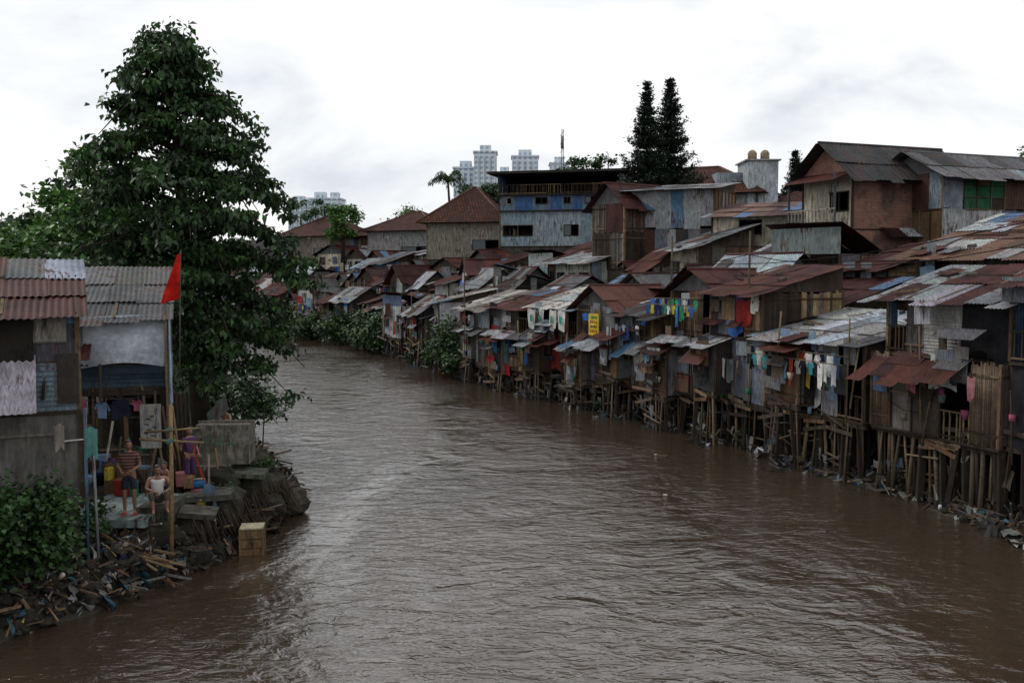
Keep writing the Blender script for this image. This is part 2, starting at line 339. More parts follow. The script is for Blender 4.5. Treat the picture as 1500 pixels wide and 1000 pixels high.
def stilts(mb,a,t,n,L,z0,depth,dens=.45,r=.05):
    for row,off in enumerate((.02,-.8,-1.7)):
        if -off>depth: continue
        x=.05
        while x<L:
            px,py=a[0]+t[0]*x+n[0]*off,a[1]+t[1]*x+n[1]*off
            zb=min(hz(px,py)-.4,z0-.4)
            j=(U(-.25,.25),U(-.25,.25)); rr=r*U(.55,1.35)
            if R()<.3: mb.beam((px+j[0],py+j[1],zb),(px,py,z0),rr*2.6,jit((.05,.038,.03)),WOOD)
            else: mb.pole((px+j[0],py+j[1],zb),(px,py,z0+.05),rr,tuple(c*(.75 if row==0 else .4) for c in bam()))  # inner rows take a darker colour, painting in the shade beneath the floor
            x+=dens*U(.4,1.6)*(1+row*.4)
    t3=Vector((t[0],t[1],0));n3=Vector((n[0],n[1],0));Z=Vector((0,0,1))
    for k in range(int(L*1.5)+1):
        p=v3(a,0)+t3*U(0,L*.7)+n3*U(-.5,.1); z=U(.3,max(.5,z0-.3))
        mb.pole(p+Z*z,p+t3*U(.6,2.0)+Z*(z+U(-.6,.6)),r*U(.5,.9))
    x=0
    while x<L:
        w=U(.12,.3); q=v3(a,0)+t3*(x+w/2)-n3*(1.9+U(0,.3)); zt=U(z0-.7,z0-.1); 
        mb.box(q+Z*(zt-.8)/2,t3*(w/2-.003),n3*.02,Z*(zt+.8)/2,jit((.03,.023,.018),.4),WOOD); x+=w  # dark plank backing added behind the stilts to paint the underside darker
    for k in range(int(L*26)):
        q=v3(a,0)+t3*U(0,L)-n3*U(-.35,1.8); z=max(.03,hz(q.x,q.y))+U(0,.5)*R(); c=jit(random.choice([(.05,.04,.03),(.09,.07,.05),(.03,.025,.02),(.14,.13,.12),(.06,.07,.08),(.38,.38,.36),(.1,.15,.2)]),.4)
        d=Vector((U(-1,1),U(-1,1),U(-.5,.5))).normalized()
        if R()<.5: mb.beam(q+Z*z,q+Z*z+d*U(.2,.9),U(.02,.06),c,WOOD)
        else: mb.cloth(q+Z*z,d,Vector((U(-1,1),U(-1,1),-1)),U(.12,.4),U(.12,.45),c,.06,3,3)
    for k in range(int(L*2)):
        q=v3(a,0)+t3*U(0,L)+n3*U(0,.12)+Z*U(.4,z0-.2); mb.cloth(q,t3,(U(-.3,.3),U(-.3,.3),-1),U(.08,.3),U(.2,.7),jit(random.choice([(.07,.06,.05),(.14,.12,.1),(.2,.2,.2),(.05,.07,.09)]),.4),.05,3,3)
    mb.beam(v3(a,z0-.16)-t3*.1,v3(a,z0-.12)+t3*(L+.1),.12,jit((.08,.06,.045)),WOOD)
def shack(name,a,b,depth,z0,floors,roof,stilt=True,ov=.4,side=None,clut=.0,extras=None,awn=.55):
    """floors: list of (height, frontkinds, col, frontoffset)"""
    a=Vector(a);b=Vector(b);L=(b-a).length;t=(b-a)/L;n=Vector((-t.y,t.x))
    e=empty(name)
    w=MB();z=z0;t3=Vector((t.x,t.y,0));n3=Vector((n.x,n.y,0));Z=Vector((0,0,1))
    for fi,fl in enumerate(floors):
        H,kinds,col,off=fl; fa=a+n*off; D=depth+off
        c3=v3(fa,z)+t3*L/2-n3*D/2
        w.box(c3-Z*.04,t3*(L/2+.03),n3*(D/2+.03),Z*.04,jit((.07,.055,.04)),WOOD)
        ws=[U(.6,1.4) for _ in kinds]; sm=sum(ws); x=0
        for kd,wd in zip(kinds,ws):
            wd=wd/sm*L; cc=None
            if isinstance(kd,tuple): kd,cc=kd
            if cc is None: cc=jit(col,.2) if col else None
            if kd in('metal','hmetal') and cc is None: cc=jit(random.choice(MET),.2)
            if kd=='tarp' and cc is None: cc=jit(random.choice([(.03,.03,.035),(.1,.11,.12),(.05,.12,.3),(.4,.42,.43)]))
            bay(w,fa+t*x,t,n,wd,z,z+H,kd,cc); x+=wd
        sk=side or [random.choice(['planks','metal','ply','hmetal','window','planks'])]
        for sgn,org in ((-1,fa),(1,fa+t*L)):
            kk=max(1,int(D/1.4)); 
            for i in range(kk):
                kd=random.choice(sk); cc=None
                if isinstance(kd,tuple): kd,cc=kd
                if cc is None: cc=jit(col,.2) if (col and R()<.6) else None
                if kd in('metal','hmetal') and cc is None: cc=jit(random.choice(MET),.2)
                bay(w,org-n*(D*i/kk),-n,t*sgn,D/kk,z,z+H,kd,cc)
        bk=v3(fa-n*D,z)+t3*L/2+Z*H/2
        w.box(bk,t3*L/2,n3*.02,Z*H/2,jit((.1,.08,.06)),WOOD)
        for x in (0,L):
            for y in (0,-D): w.box(v3(fa,z)+t3*x+n3*y+Z*H/2,t3*.05,n3*.05,Z*H/2,bam(),WOOD)
        if fi<len(floors)-1 and R()<awn:
            x0=U(0,L*.3);x1=U(L*.65,L)
            roofplane(w,v3(fa,z+H-U(-.05,.15))+t3*x0+n3*(.05+max(0,floors[fi+1][3]-off)),t3,(n3*.9-Z*U(.3,.6)),x1-x0,U(.4,1.0),random.choice([MIXP,RUSTP,GREYP]))
        z+=H; lastoff=off
    w.build('walls',e)
    r=MB(); fa=a+n*lastoff; D=depth+lastoff
    kind,rise,pal=roof[:3]
    per=.13 if len(roof)<=3 else .24
    if kind=='shed':
        o=v3(fa,z+rise)-t3*ov-n3*(D+.2); run=D+.2+ov*1.2
        v=(n3*run-Z*rise*run/D).normalized(); roofplane(r,o+Z*.05,t3,v,L+2*ov,run/abs(v.dot(n3)),pal,clut=clut)
        for x in (0,L):
            r.add([v3(fa,z)+t3*x,v3(fa,z)+t3*x-n3*D,v3(fa,z+rise)+t3*x-n3*D],[(0,1,2)],jit((.1,.08,.06)),WOOD)
        r.add([v3(fa,z)-n3*D,v3(fa,z)-n3*D+t3*L,v3(fa,z+rise)-n3*D+t3*L,v3(fa,z+rise)-n3*D],[(0,1,2,3)],jit((.12,.1,.08)),WOOD)
        x=0
        while x<=L+.01:
            r.beam(v3(fa,z+.02)+t3*x+n3*ov-Z*(rise/D*ov),v3(fa,z+rise)+t3*x-n3*D,.06,bam(),WOOD); x+=L/max(2,int(L/1.1))
    elif kind=='back':
        o=v3(fa,z+rise)-t3*ov+n3*ov; v=(-n3*D-Z*rise).normalized()
        roofplane(r,o+Z*(.05+rise*ov/D),t3,v,L+2*ov,math.hypot(D+ov,rise),pal,clut=clut)
        r.box(v3(fa,z+rise/2)+t3*L/2,t3*L/2,n3*.02,Z*rise/2,jit(random.choice(MET)),METAL)
    elif kind=='gablet':
        for sg in (1,-1):
            o=v3(fa,z+rise)-t3*ov-n3*(D/2); v=(n3*sg*D/2-Z*rise).normalized()
            roofplane(r,o+Z*.05,t3,v,L+2*ov,math.hypot(D/2,rise)*(1+ov/(D/2)),pal,clut=clut if sg>0 else 0,per=per)
        gc=roof[4] if len(roof)>4 else jit(random.choice([(.1,.08,.06),(.16,.16,.16)])); gm=roof[5] if len(roof)>5 else WOOD
        for x in (0,L): r.add([v3(fa,z)+t3*x,v3(fa,z)+t3*x-n3*D,v3(fa,z+rise)+t3*x-n3*D/2],[(0,1,2)],gc,gm)
        r.tube([v3(fa,z+rise+.1)-t3*ov-n3*D/2,v3(fa,z+rise+.1)+t3*(L+ov)-n3*D/2],.09,jit(pal[0]),METAL,6)
    elif kind=='gablen':
        for sg in (1,-1):
            o=v3(fa,z+rise)+t3*(L/2)+n3*ov; v=(t3*sg*L/2-Z*rise).normalized()
            roofplane(r,o+Z*.05,-n3,v,D+2*ov,math.hypot(L/2,rise)*(1+ov/(L/2)),pal,clut=clut,per=per)
        gc=roof[4] if len(roof)>4 else jit(random.choice([(.1,.08,.06),(.16,.16,.16)])); gm=roof[5] if len(roof)>5 else WOOD
        for y in (0,-D): r.add([v3(fa,z)+n3*y,v3(fa,z)+n3*y+t3*L,v3(fa,z+rise)+n3*y+t3*L/2],[(0,1,2)],gc,gm)
        r.tube([v3(fa,z+rise+.1)+t3*L/2+n3*ov,v3(fa,z+rise+.1)+t3*L/2-n3*(D+ov)],.09,jit(pal[0]),METAL,6)
    elif kind=='hip':
        p=[v3(fa,z)+t3*-ov+n3*ov,v3(fa,z)+t3*(L+ov)+n3*ov,v3(fa,z)+t3*(L+ov)-n3*(D+ov),v3(fa,z)-t3*ov-n3*(D+ov)]
        q=min(L,D)/2
        r1=v3(fa,z+rise)+t3*q-n3*D/2 if L>D else v3(fa,z+rise)+t3*L/2-n3*q
        r2=v3(fa,z+rise)+t3*(L-q)-n3*D/2 if L>D else v3(fa,z+rise)+t3*L/2-n3*(D-q)
        fs=[(0,1,5,4),(1,2,5),(2,3,4,5),(3,0,4)] if L>D else [(0,1,4),(1,2,5,4),(2,3,5),(3,0,4,5)]
        r.add(p+[r1,r2],fs,(1,1,1),TILE); r.add([x-Z*.05 for x in p],[(0,1,2,3)],(.1,.08,.06),WOOD)
        for i,k in ((0,4),(3,4),(1,5),(2,5)) if L>D else ((0,4),(1,4),(2,5),(3,5)):
            r.tube([p[i],(r1,r2)[k-4]],.11,(.12,.045,.03),BAM,6)
        r.tube([r1,r2+Vector((.01,0,0))],.12,(.12,.045,.03),BAM,6)
    elif kind=='flat':
        r.box(v3(fa,z+.1)+t3*L/2-n3*D/2,t3*(L/2+ov),n3*(D/2+ov),Z*.1,pal[0],CONC)
    r.build('roof',e)
    if stilt:
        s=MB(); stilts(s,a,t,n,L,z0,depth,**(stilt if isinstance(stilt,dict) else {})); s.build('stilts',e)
    else:
        s=MB(); zb=min(hz(*(a)),hz(*(b)),hz(*(a-n*depth)))-.5
        if zb<z0-.1: s.box(v3(a,(zb+z0-.085)/2)+t3*L/2-n3*depth/2,t3*(L/2-.04),n3*(depth/2-.04),Z*(z0-.085-zb)/2,(.12,.11,.1),CONC); s.build('foundation',e)
    if extras:
        x=MB(); extras(x,a,t3,n3,L,z0,z); 
        if x.V: x.build('fittings',e)
    return e
def ex_tidbits(k=1,ln=1):
    def f(mb,a,t3,n3,L,z0,z1):
        A=Vector((a.x,a.y,0)); Z=Vector((0,0,1))
        for i in range(int(2*k)):
            p=A+t3*U(.2,L-.2)+n3*U(.1,.4); zb=U(z0-.5,z0+.5); mb.pole(p+Z*zb,p+Z*(zb+U(1.5,3.4))+t3*U(-.4,.4),.03)
        for i in range(int(7*k)):
            p=A+t3*U(0,L-.8)+n3*U(.22,.3)+Z*U(z0+.2,z1-.4); kk=R(); w=U(.3,1.1);h=U(.3,1.0); tl=U(-.08,.08)
            uu=(t3+Z*tl).normalized(); vv=(Z-t3*tl).normalized()
            if kk<.4: mb.box(p+uu*w/2+vv*h/2,uu*w/2,n3*.008,vv*h/2,jit(random.choice(WOODS+MET),.3),WOOD)
            elif kk<.65: mb.sheet(p+vv*h,uu,-vv,w,h,jit(random.choice(MET)),.1,.012)
            else: mb.cloth(p+vv*h,uu,-vv,w,h,jit(random.choice([(.03,.03,.035),(.14,.16,.18),(.05,.15,.42),(.55,.55,.53),(.2,.3,.4),(.34,.04,.04)]),.3),.05)
        for i in range(int(2*k)):
            p=A+t3*U(0,L-1)+n3*.1+Z*U(z0+1.5,z1-.3); w=U(.7,1.6)
            mb.sheet(p,t3,(n3*.9-Z*U(.3,.9)+t3*U(-.1,.1)).normalized(),w,U(.4,.8),jit(random.choice(MIXP+RUSTP)),.12,.014)
        for q in range(2):
            if R()<ln*k*(.8 if q==0 else .5): 
                w=U(min(1.2,L-.4),L-.3); laundry(mb,A+n3*U(.35,.6)+Z*(z0+(U(1.6,2.1) if q==0 else max(1.8,z1-z0-U(.2,.5))))+t3*U(.1,max(.15,L-w-.1)),t3,w,1.1)
        for i in range(int(3*k)):
            p=A+t3*U(.1,L-.1)+n3*.2+Z*(z0+U(.1,1.5)); mb.tube([p,p-Z*U(.15,.3)],[U(.08,.13),U(.06,.1)],jit(random.choice(CLOTHS)),CLOTH,8)
        if R()<.35*k:
            p=A+t3*U(.4,L-.6)+n3*.35+Z*(z0+U(1,2)); mb.box(p,t3*.35,n3*.13,Z*.24,(.4,.4,.38),PLAS); mb.tube([p+n3*.135,p+n3*.14],.18,(.05,.05,.05),METAL,12)
        for i in range(int(6*k)):
            p=A+t3*U(0,L-.5)+n3*.14+Z*(z0+U(-.5,.4)); mb.beam(p,p+t3*U(.5,1.8)+Z*U(-.35,.35),.04,jit(random.choice(WOODS)),WOOD,.12)
        for i in range(int(2*k)):
            p=A+t3*U(0,L-.5)+n3*.25+Z*U(z0+.5,z1+.3);q=p+t3*U(1,3)+Z*U(-.4,.4); mb.tube([p,(p+q)/2-Z*.12,q],.01,(.02,.02,.02),CLOTH,3)
    return f
P='planks';G='grid';Y='ply';B='bamboo';W='window';O='open';T='tarp';Mt='metal';HM='hmetal';HP='hplanks'
ORW=(.34,.2,.1);GRM=(.22,.25,.27);BLK=(.022,.023,.026)
def xsign(mb,a,t3,n3,L,z0,z1):
    ex_tidbits(1,.3)(mb,a,t3,n3,L,z0,z1)
    Z=Vector((0,0,1));A=Vector((a.x,a.y,0))+n3*.6; c=A+t3*1.1+Z*(z0+2.75)
    mb.box(c,t3*.45,n3*.008,Z*.52,(.6,.46,.06),CLOTH)
    for r_,(w_,cc) in enumerate([(.3,(.05,.2,.08)),(.36,(.4,.05,.03)),(.3,(.03,.03,.05)),(.36,(.4,.05,.03))]):
        for k in range(4): mb.box(c+n3*.014+Z*(.34-.22*r_)+t3*(w_*(k-1.5)/2),t3*.055,n3*.003,Z*U(.03,.06),cc,CLOTH)
def xred(mb,a,t3,n3,L,z0,z1):
    ex_tidbits(1.2,.6)(mb,a,t3,n3,L,z0,z1)
    Z=Vector((0,0,1));A=Vector((a.x,a.y,0))
    mb.cloth(A+n3*.5+t3*1.6+Z*(z0+.3),t3,-Z,2.2,.6,(.34,.02,.03),.06)
def xwhite(mb,a,t3,n3,L,z0,z1):
    ex_tidbits(1.2,.3)(mb,a,t3,n3,L,z0,z1)
    Z=Vector((0,0,1));A=Vector((a.x,a.y,0))+n3*.6
    for x,w,c in ((.2,.75,(.68,.68,.66)),(1.1,.6,(.62,.6,.56)),(2.3,.5,(.68,.68,.68)),(3.2,.8,(.58,.6,.58))):
        mb.cloth(A+t3*x+Z*(z0+3.4),t3,-Z,w,1.0,c,.05)
        mb.cloth(A+t3*(x+.2)+n3*.08+Z*(z0+3.1),t3,-Z,.25,.35,jit((.05,.3,.25)),.02)
def xline(cols,zz,n_=2):
    def f(mb,a,t3,n3,L,z0,z1):
        ex_tidbits(1.3,.8)(mb,a,t3,n3,L,z0,z1)
        Z=Vector((0,0,1))
        for r_ in range(n_):
            A=Vector((a.x,a.y,0))+n3*(.75+.2*r_)+Z*(z0+zz-.25*r_); mb.pole(A-t3*.1,A+t3*(L+.1),.018)
            x=U(.1,.3)
            while x<L-.2:
                c=jit(random.choice(cols),.25)
                if R()<.6: shirt(mb,A+t3*x-Z*.03,t3,c,U(.85,1.2)); x+=U(.25,.42)
                else: w=U(.15,.35); mb.cloth(A+t3*x-Z*.02,t3,-Z,w,U(.5,.95),c,.03,taper=U(-.1,.2)); x+=w+U(0,.2)
    return f
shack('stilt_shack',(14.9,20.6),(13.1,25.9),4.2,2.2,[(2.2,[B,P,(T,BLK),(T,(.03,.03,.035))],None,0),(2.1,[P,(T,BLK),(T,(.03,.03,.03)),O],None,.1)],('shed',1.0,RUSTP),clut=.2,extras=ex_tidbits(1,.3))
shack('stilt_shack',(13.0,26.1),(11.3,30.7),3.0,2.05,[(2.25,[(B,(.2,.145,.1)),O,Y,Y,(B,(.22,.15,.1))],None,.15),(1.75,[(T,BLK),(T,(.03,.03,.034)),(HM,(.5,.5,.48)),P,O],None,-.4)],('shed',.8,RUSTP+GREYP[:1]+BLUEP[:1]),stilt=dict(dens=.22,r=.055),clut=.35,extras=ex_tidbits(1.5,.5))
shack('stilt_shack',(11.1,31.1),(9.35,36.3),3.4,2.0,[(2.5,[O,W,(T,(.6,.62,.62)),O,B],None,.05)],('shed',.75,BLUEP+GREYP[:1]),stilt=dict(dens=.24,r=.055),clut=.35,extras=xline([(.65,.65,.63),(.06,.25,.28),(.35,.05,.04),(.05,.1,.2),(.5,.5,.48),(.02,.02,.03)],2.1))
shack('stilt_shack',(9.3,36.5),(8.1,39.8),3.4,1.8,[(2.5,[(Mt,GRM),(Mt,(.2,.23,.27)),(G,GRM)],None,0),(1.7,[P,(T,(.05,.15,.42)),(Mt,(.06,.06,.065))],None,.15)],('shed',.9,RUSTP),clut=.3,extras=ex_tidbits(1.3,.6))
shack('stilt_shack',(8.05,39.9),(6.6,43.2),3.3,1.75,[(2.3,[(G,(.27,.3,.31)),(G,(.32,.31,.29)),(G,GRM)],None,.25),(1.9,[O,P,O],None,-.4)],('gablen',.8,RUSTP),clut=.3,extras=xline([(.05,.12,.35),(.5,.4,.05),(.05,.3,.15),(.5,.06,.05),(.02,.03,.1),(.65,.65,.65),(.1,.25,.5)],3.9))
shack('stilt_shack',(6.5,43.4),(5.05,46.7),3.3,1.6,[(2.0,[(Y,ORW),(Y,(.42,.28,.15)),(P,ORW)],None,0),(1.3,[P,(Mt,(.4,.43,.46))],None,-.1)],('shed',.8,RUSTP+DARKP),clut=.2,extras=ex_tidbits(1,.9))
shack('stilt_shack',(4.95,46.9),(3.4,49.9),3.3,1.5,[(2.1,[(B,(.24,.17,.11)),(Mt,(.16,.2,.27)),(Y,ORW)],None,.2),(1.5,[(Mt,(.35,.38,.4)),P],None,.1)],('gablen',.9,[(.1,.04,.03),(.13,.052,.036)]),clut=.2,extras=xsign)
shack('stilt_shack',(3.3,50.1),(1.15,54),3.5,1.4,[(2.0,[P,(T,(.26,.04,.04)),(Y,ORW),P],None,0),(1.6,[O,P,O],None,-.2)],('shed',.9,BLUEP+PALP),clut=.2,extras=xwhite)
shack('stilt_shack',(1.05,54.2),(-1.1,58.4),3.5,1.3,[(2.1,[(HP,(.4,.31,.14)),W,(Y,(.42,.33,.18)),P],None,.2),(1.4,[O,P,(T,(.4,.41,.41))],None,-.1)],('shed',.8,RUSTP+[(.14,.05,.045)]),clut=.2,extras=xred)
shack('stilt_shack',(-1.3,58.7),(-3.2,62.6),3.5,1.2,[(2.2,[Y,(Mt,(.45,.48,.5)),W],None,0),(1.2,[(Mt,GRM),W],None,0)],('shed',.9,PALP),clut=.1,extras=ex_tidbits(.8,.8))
shack('tin_roof_house',(19.5,30.0),(15.0,37.0),6.0,3.2,[(2.2,[P,W,Mt,P],None,0),(2.0,[P,Mt,(Y,(.2,.17,.13)),W],None,0)],('shed',1.5,[(.4,.46,.5),(.1,.04,.03),(.3,.33,.35),(.16,.09,.06),(.42,.43,.42)]),stilt=False,clut=.3,ov=.6,extras=ex_tidbits(.8,.3))
# ------------------------------------------------------------------ rows
PL=np.array([(17.5,10),(14.9,20.6),(13,26),(11.1,31),(9.3,36.4),(6.5,43.3),(3.3,50),(-1.2,58.5),(-4.4,66.5),(-8.8,80.5),(-13.3,89.5),(-19.5,101),(-27,109.5),(-40,118),(-75,134),(-110,147)],float)
seg=np.hypot(*(PL[1:]-PL[:-1]).T);cum=np.concatenate([[0],np.cumsum(seg)])
def at(s): return Vector((float(np.interp(s,cum,PL[:,0])),float(np.interp(s,cum,PL[:,1]))))
def sY(y): return float(np.interp(y,PL[:,1],cum))
for y_,w_,z_,h_,kk in [(33.5,1.5,2.3,1.9,[B]),(38.5,1.4,2.1,1.9,[Mt]),(41.8,1.7,1.5,2.0,[P,G]),(45.6,1.3,1.9,2.0,[Y]),(48.6,1.6,1.2,1.9,[B,Mt]),(52.3,1.8,1.6,1.8,[HP]),(56.3,1.6,1.0,2.0,[Mt,P]),(60.5,1.8,1.5,1.9,[(Y,(.5,.47,.4))]),(70,2,1.6,2,[(Mt,(.45,.47,.48))]),(76,2,1.4,2.2,[Y,P])]:
    s=sY(y_);a=at(s);b=at(s+w_);t=(b-a).normalized();n=Vector((-t.y,t.x));o=U(.35,.75)
    shack('lean_to_hut',a+n*o,b+n*o,1.2,z_,[(h_,kk,None,0)],('shed',U(.3,.6),random.choice([RUSTP,GREYP,MIXP])),stilt=dict(dens=.4,r=.05),ov=.25,clut=.3,extras=ex_tidbits(.6,.2))
excl=[]
def vis(p,m=5): return p.y>0 and abs(p.x)<p.y*.515+m
def rowgen(s0,s1,off,wr,dr,ztop,zj,pals,kinds,stilt=False,name='tin_roof_house',z0f=None,clut=.1,aj=.25,oj=.8):
    s=s0
    while s<s1:
        w=U(*wr); d=U(*dr)
        c0=at(s); t=(at(min(s+w+4,cum[-1]))-at(max(0,s-4))).normalized();n=Vector((-t.y,t.x))
        a=c0-n*(off+U(-oj,oj)); ang=U(-aj,aj); tt=Vector((t.x*math.cos(ang)-t.y*math.sin(ang),t.x*math.sin(ang)+t.y*math.cos(ang)))
        b=a+tt*w; s+=w+U(-.1,.45)
        mid=(a+b)/2
        if not vis(mid): continue
        if any(math.hypot(mid.x-e[0],mid.y-e[1])<e[2] for e in excl): continue
        zt=ztop(mid.y)+U(-zj,zj)+(.6 if R()<.15 else 0); g0=hz(*(a)); zg=z0f if z0f is not None else max(1.2,g0-.1)
        H=max(1.8,zt-zg)
        k=max(1,int(round(H/2.2))); nb=max(2,int(w/1.1))
        fl=[]
        for i in range(k):
            st=random.choice(kinds); 
            fl.append((H/k,[random.choice(st[0]) for _ in range(nb)],st[1],0 if i==0 else U(-.3,.15)))
        rk=random.choice(['shed','shed','gablet','shed','back','gablen','gablet'])
        shack(name,a,b,d,zg,fl,(rk,U(.6,1.2),random.choice(pals)),stilt=stilt,ov=U(.25,.55),clut=clut,extras=ex_tidbits(.6,1) if (stilt or R()<.5) else None)
KW=[([P,P,W,O,Y],None),([Mt,Mt,W],None),([Y,W,P,Mt],None),([G,W,O],None),(['plaster','pwindow','plaster'],(.6,.6,.57)),([(Mt,(.45,.48,.5)),W],None)]
KP=[(['plaster','pwindow'],(.55,.54,.51)),(['plaster','pwindow'],(.26,.38,.48)),([Mt,W,Mt],None),(['brick','bwindow'],(1,1,1)),([P,W,Y],None),(['plaster','pwindow'],(.72,.71,.68)),([Mt,P,W],None),(['plaster','pwindow'],(.1,.22,.4)),(['plaster','pwindow'],(.6,.53,.4)),(['plaster','pwindow'],(.68,.7,.72))]
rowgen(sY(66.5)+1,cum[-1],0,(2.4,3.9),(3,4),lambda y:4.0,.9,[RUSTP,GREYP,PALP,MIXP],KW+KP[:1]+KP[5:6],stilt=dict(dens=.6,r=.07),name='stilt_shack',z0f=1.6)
PALS=[RUSTP,RUSTP,GREYP,MIXP,MIXP,RUSTP+DARKP]
excl+=[(16.5,35,4.6)]
rowgen(6,cum[-1],3.9,(2.3,3.8),(2.6,3.3),lambda y:5.7,.8,PALS,KW)
excl+=[(17.5,48,4.0),(21,46,4.5)]
rowgen(10,cum[-1],7.6,(2.5,4.2),(2.8,3.6),lambda y:6.7,.9,PALS+[BLUEP],KW+KP)
rowgen(16,cum[-1],11.5,(2.8,4.6),(3.0,4.0),lambda y:7.6 if y<95 else 8.4,.9,PALS,KW+KP)
rowgen(20,cum[-1],16,(3.2,5.2),(3.4,4.4),lambda y:8.5 if y<95 else 9.4,.9,PALS+[DARKP],KP)
rowgen(26,cum[-1],21.5,(3.6,6),(4.5,5.5),lambda y:9.4 if y<95 else 10.5,.9,PALS+[DARKP],KP)
# ------------------------------------------------------------------ named skyline buildings
CRM=(.6,.55,.44)
shack('brick_house',(22,49.4),(15.96,47),3.6,5.5,[(3.3,['brick','brick'],None,0),(2.7,[('brick',(1,1,1)),('brick',(1,1,1)),('brick',(1,1,1))],None,0)],('gablet',1.35,DARKP,METAL,(1,1,1),BRICK),stilt=False,side=[('plaster',CRM),('pwindow',CRM)],ov=.6)
def balc(mb,a,t3,n3,L,z0,z1):
    Z=Vector((0,0,1));B_=Vector((a.x,a.y,0))+t3*L
    mb.box(B_+t3*.5-n3*1.8+Z*8.75,t3*.5,n3*1.8,Z*.06,(.2,.18,.15),CONC)
    for k in range(14): mb.beam(B_+t3*.98-n3*(.1+.26*k)+Z*8.8,B_+t3*.98-n3*(.1+.26*k)+Z*9.7,.05,(.4,.37,.32),WOOD)
    mb.beam(B_+t3*.98-n3*.05+Z*9.72,B_+t3*.98-n3*3.55+Z*9.72,.07,(.4,.37,.32),WOOD)
    for k in(0.1,3.5): mb.beam(B_+t3*.95-n3*k+Z*5,B_+t3*.95-n3*k+Z*11.4,.1,(.1,.12,.14),WOOD)
    mb.sheet(B_-n3*3.7+Z*11.5,n3,(t3*.9-Z*.35).normalized(),3.8,1.3,(.1,.035,.03),.13)
mb=MB();e=empty('timber_balcony');tt=Vector((15.96-22,47-49.4));Lh=tt.length;tt/=Lh;balc(mb,Vector((22,49.4)),Vector((tt.x,tt.y,0)),Vector((-tt.y,tt.x,0)),Lh,0,0);mb.build('deck_and_rail',e)
shack('tin_roof_house',(28.0,49.8),(20.0,46.6),4.0,6,[(3.7,[Mt,Mt,Mt],None,0),(1.7,[(Mt,(.3,.33,.37)),(Mt,(.13,.07,.05)),(G,(.05,.2,.1)),(Mt,(.3,.34,.4))],None,0)],('gablet',1.0,[GREYP[1],GREYP[3],DARKP[1]]),stilt=False,ov=.6)
shack('zinc_warehouse',(12.2,60.5),(7.2,63),5,7,[(2.4,[Mt]*3,None,0),(2.4,[(Mt,(.38,.4,.42))]*4,None,0)],('shed',.6,GREYP),stilt=False)
shack('tin_roof_house',(6.9,61.5),(5.2,64),4,7,[(2.2,[P]*2,None,0),(1.8,[(Mt,(.08,.04,.035)),P],None,0)],('gablen',1.2,RUSTP),stilt=False)
shack('cream_house',(15.8,54.5),(11.4,57),5,6,[(2.2,['plaster']*2,CRM,0),(1.7,['plaster','pwindow','plaster'],CRM,0)],('shed',.9,RUSTP+[(.2,.12,.09)]),stilt=False)
shack('blue_rooftop_pavilion',(9,83),(-1,85.5),7,9,[(3.0,[('plaster',(.3,.4,.47)),('pwindow',(.4,.48,.52)),('plaster',(.36,.44,.5)),('pwindow',(.3,.4,.47))],None,0),(1.3,[('plaster',(.06,.15,.33)),('pwindow',(.15,.22,.3))]*4,None,.3),(1.7,[O]*6,None,.6)],('flat',.3,[(.05,.05,.05)]),stilt=False,ov=.8,awn=0)
shack('tile_roof_house',(-1,92),(-8,94),7,8,[(3.4,['pwindow','plaster'],(.33,.3,.26),0)],('hip',3.5,RUSTP),stilt=False,ov=.8)
shack('tile_roof_house',(21,86),(11,91),9,9,[(4.6,['pwindow','plaster','pwindow'],(.4,.4,.38),0)],('hip',2.8,RUSTP),stilt=False,ov=.9)
shack('tile_roof_house',(36,84),(24,90),9,9,[(3.9,['pwindow','plaster','pwindow'],(.4,.4,.38),0)],('hip',2.6,RUSTP),stilt=False,ov=.9)
shack('tile_roof_house',(-22,121),(-29,126),8,8,[(3.2,['pwindow','plaster'],(.3,.24,.2),0)],('hip',2.7,RUSTP),stilt=False,ov=.8)
shack('tile_roof_house',(-9,114),(-17,118),8,8,[(3.6,['pwindow','plaster'],(.35,.35,.35),0)],('hip',2.4,RUSTP),stilt=False,ov=.8)
e=empty('water_tank_building'); mb=MB(); mb.abox(18,21,88,92,8,15.5,(.34,.4,.46),PLAS); mb.abox(20.2,22.8,86,90,8,16.3,(.5,.56,.6),PLAS)
mb.abox(20.0,23.0,85.8,90.2,16.3,16.42,(.4,.42,.44),PLAS)
for x in(20.9,22.0): mb.tube([(x,87.5,16.42),(x,87.5,17.1),(x,87.5,17.3),(x,87.5,17.38)],[.4,.4,.25,.08],(.4,.3,.2),PLAS,12)
for k in range(3): mb.abox(18.3+k*.9,18.8+k*.9,87.93,88.0,13.5,14.5,(.03,.04,.05),GLASS)
mb.build('walls_and_tanks',e)
e=empty('radio_mast'); mb=MB()
for k in range(3):
    a=k*2.1; mb.pole((6+.3*math.cos(a),120+.3*math.sin(a),8),(6+.1*math.cos(a),120+.1*math.sin(a),23.8),.05,(.15,.15,.16),METAL)
for z in range(9,24): mb.beam((5.75,120,z),(6.25,120,z+.6),.05,(.15,.15,.16),METAL)
mb.tube([(6,120,21.5),(6,120,23)],.2,(.3,.3,.3),METAL,8); mb.build('lattice',e)
M_TOW,nt,p=newmat('tower_facade'); uv=N(nt,'ShaderNodeUVMap'); bt=N(nt,'ShaderNodeTexBrick'); nt.links.new(uv.outputs[0],bt.inputs[0]); bt.offset=0
bt.inputs['Color1'].default_value=(.3,.39,.48,1); bt.inputs['Color2'].default_value=(.24,.33,.43,1); bt.inputs['Mortar'].default_value=(.55,.6,.64,1)
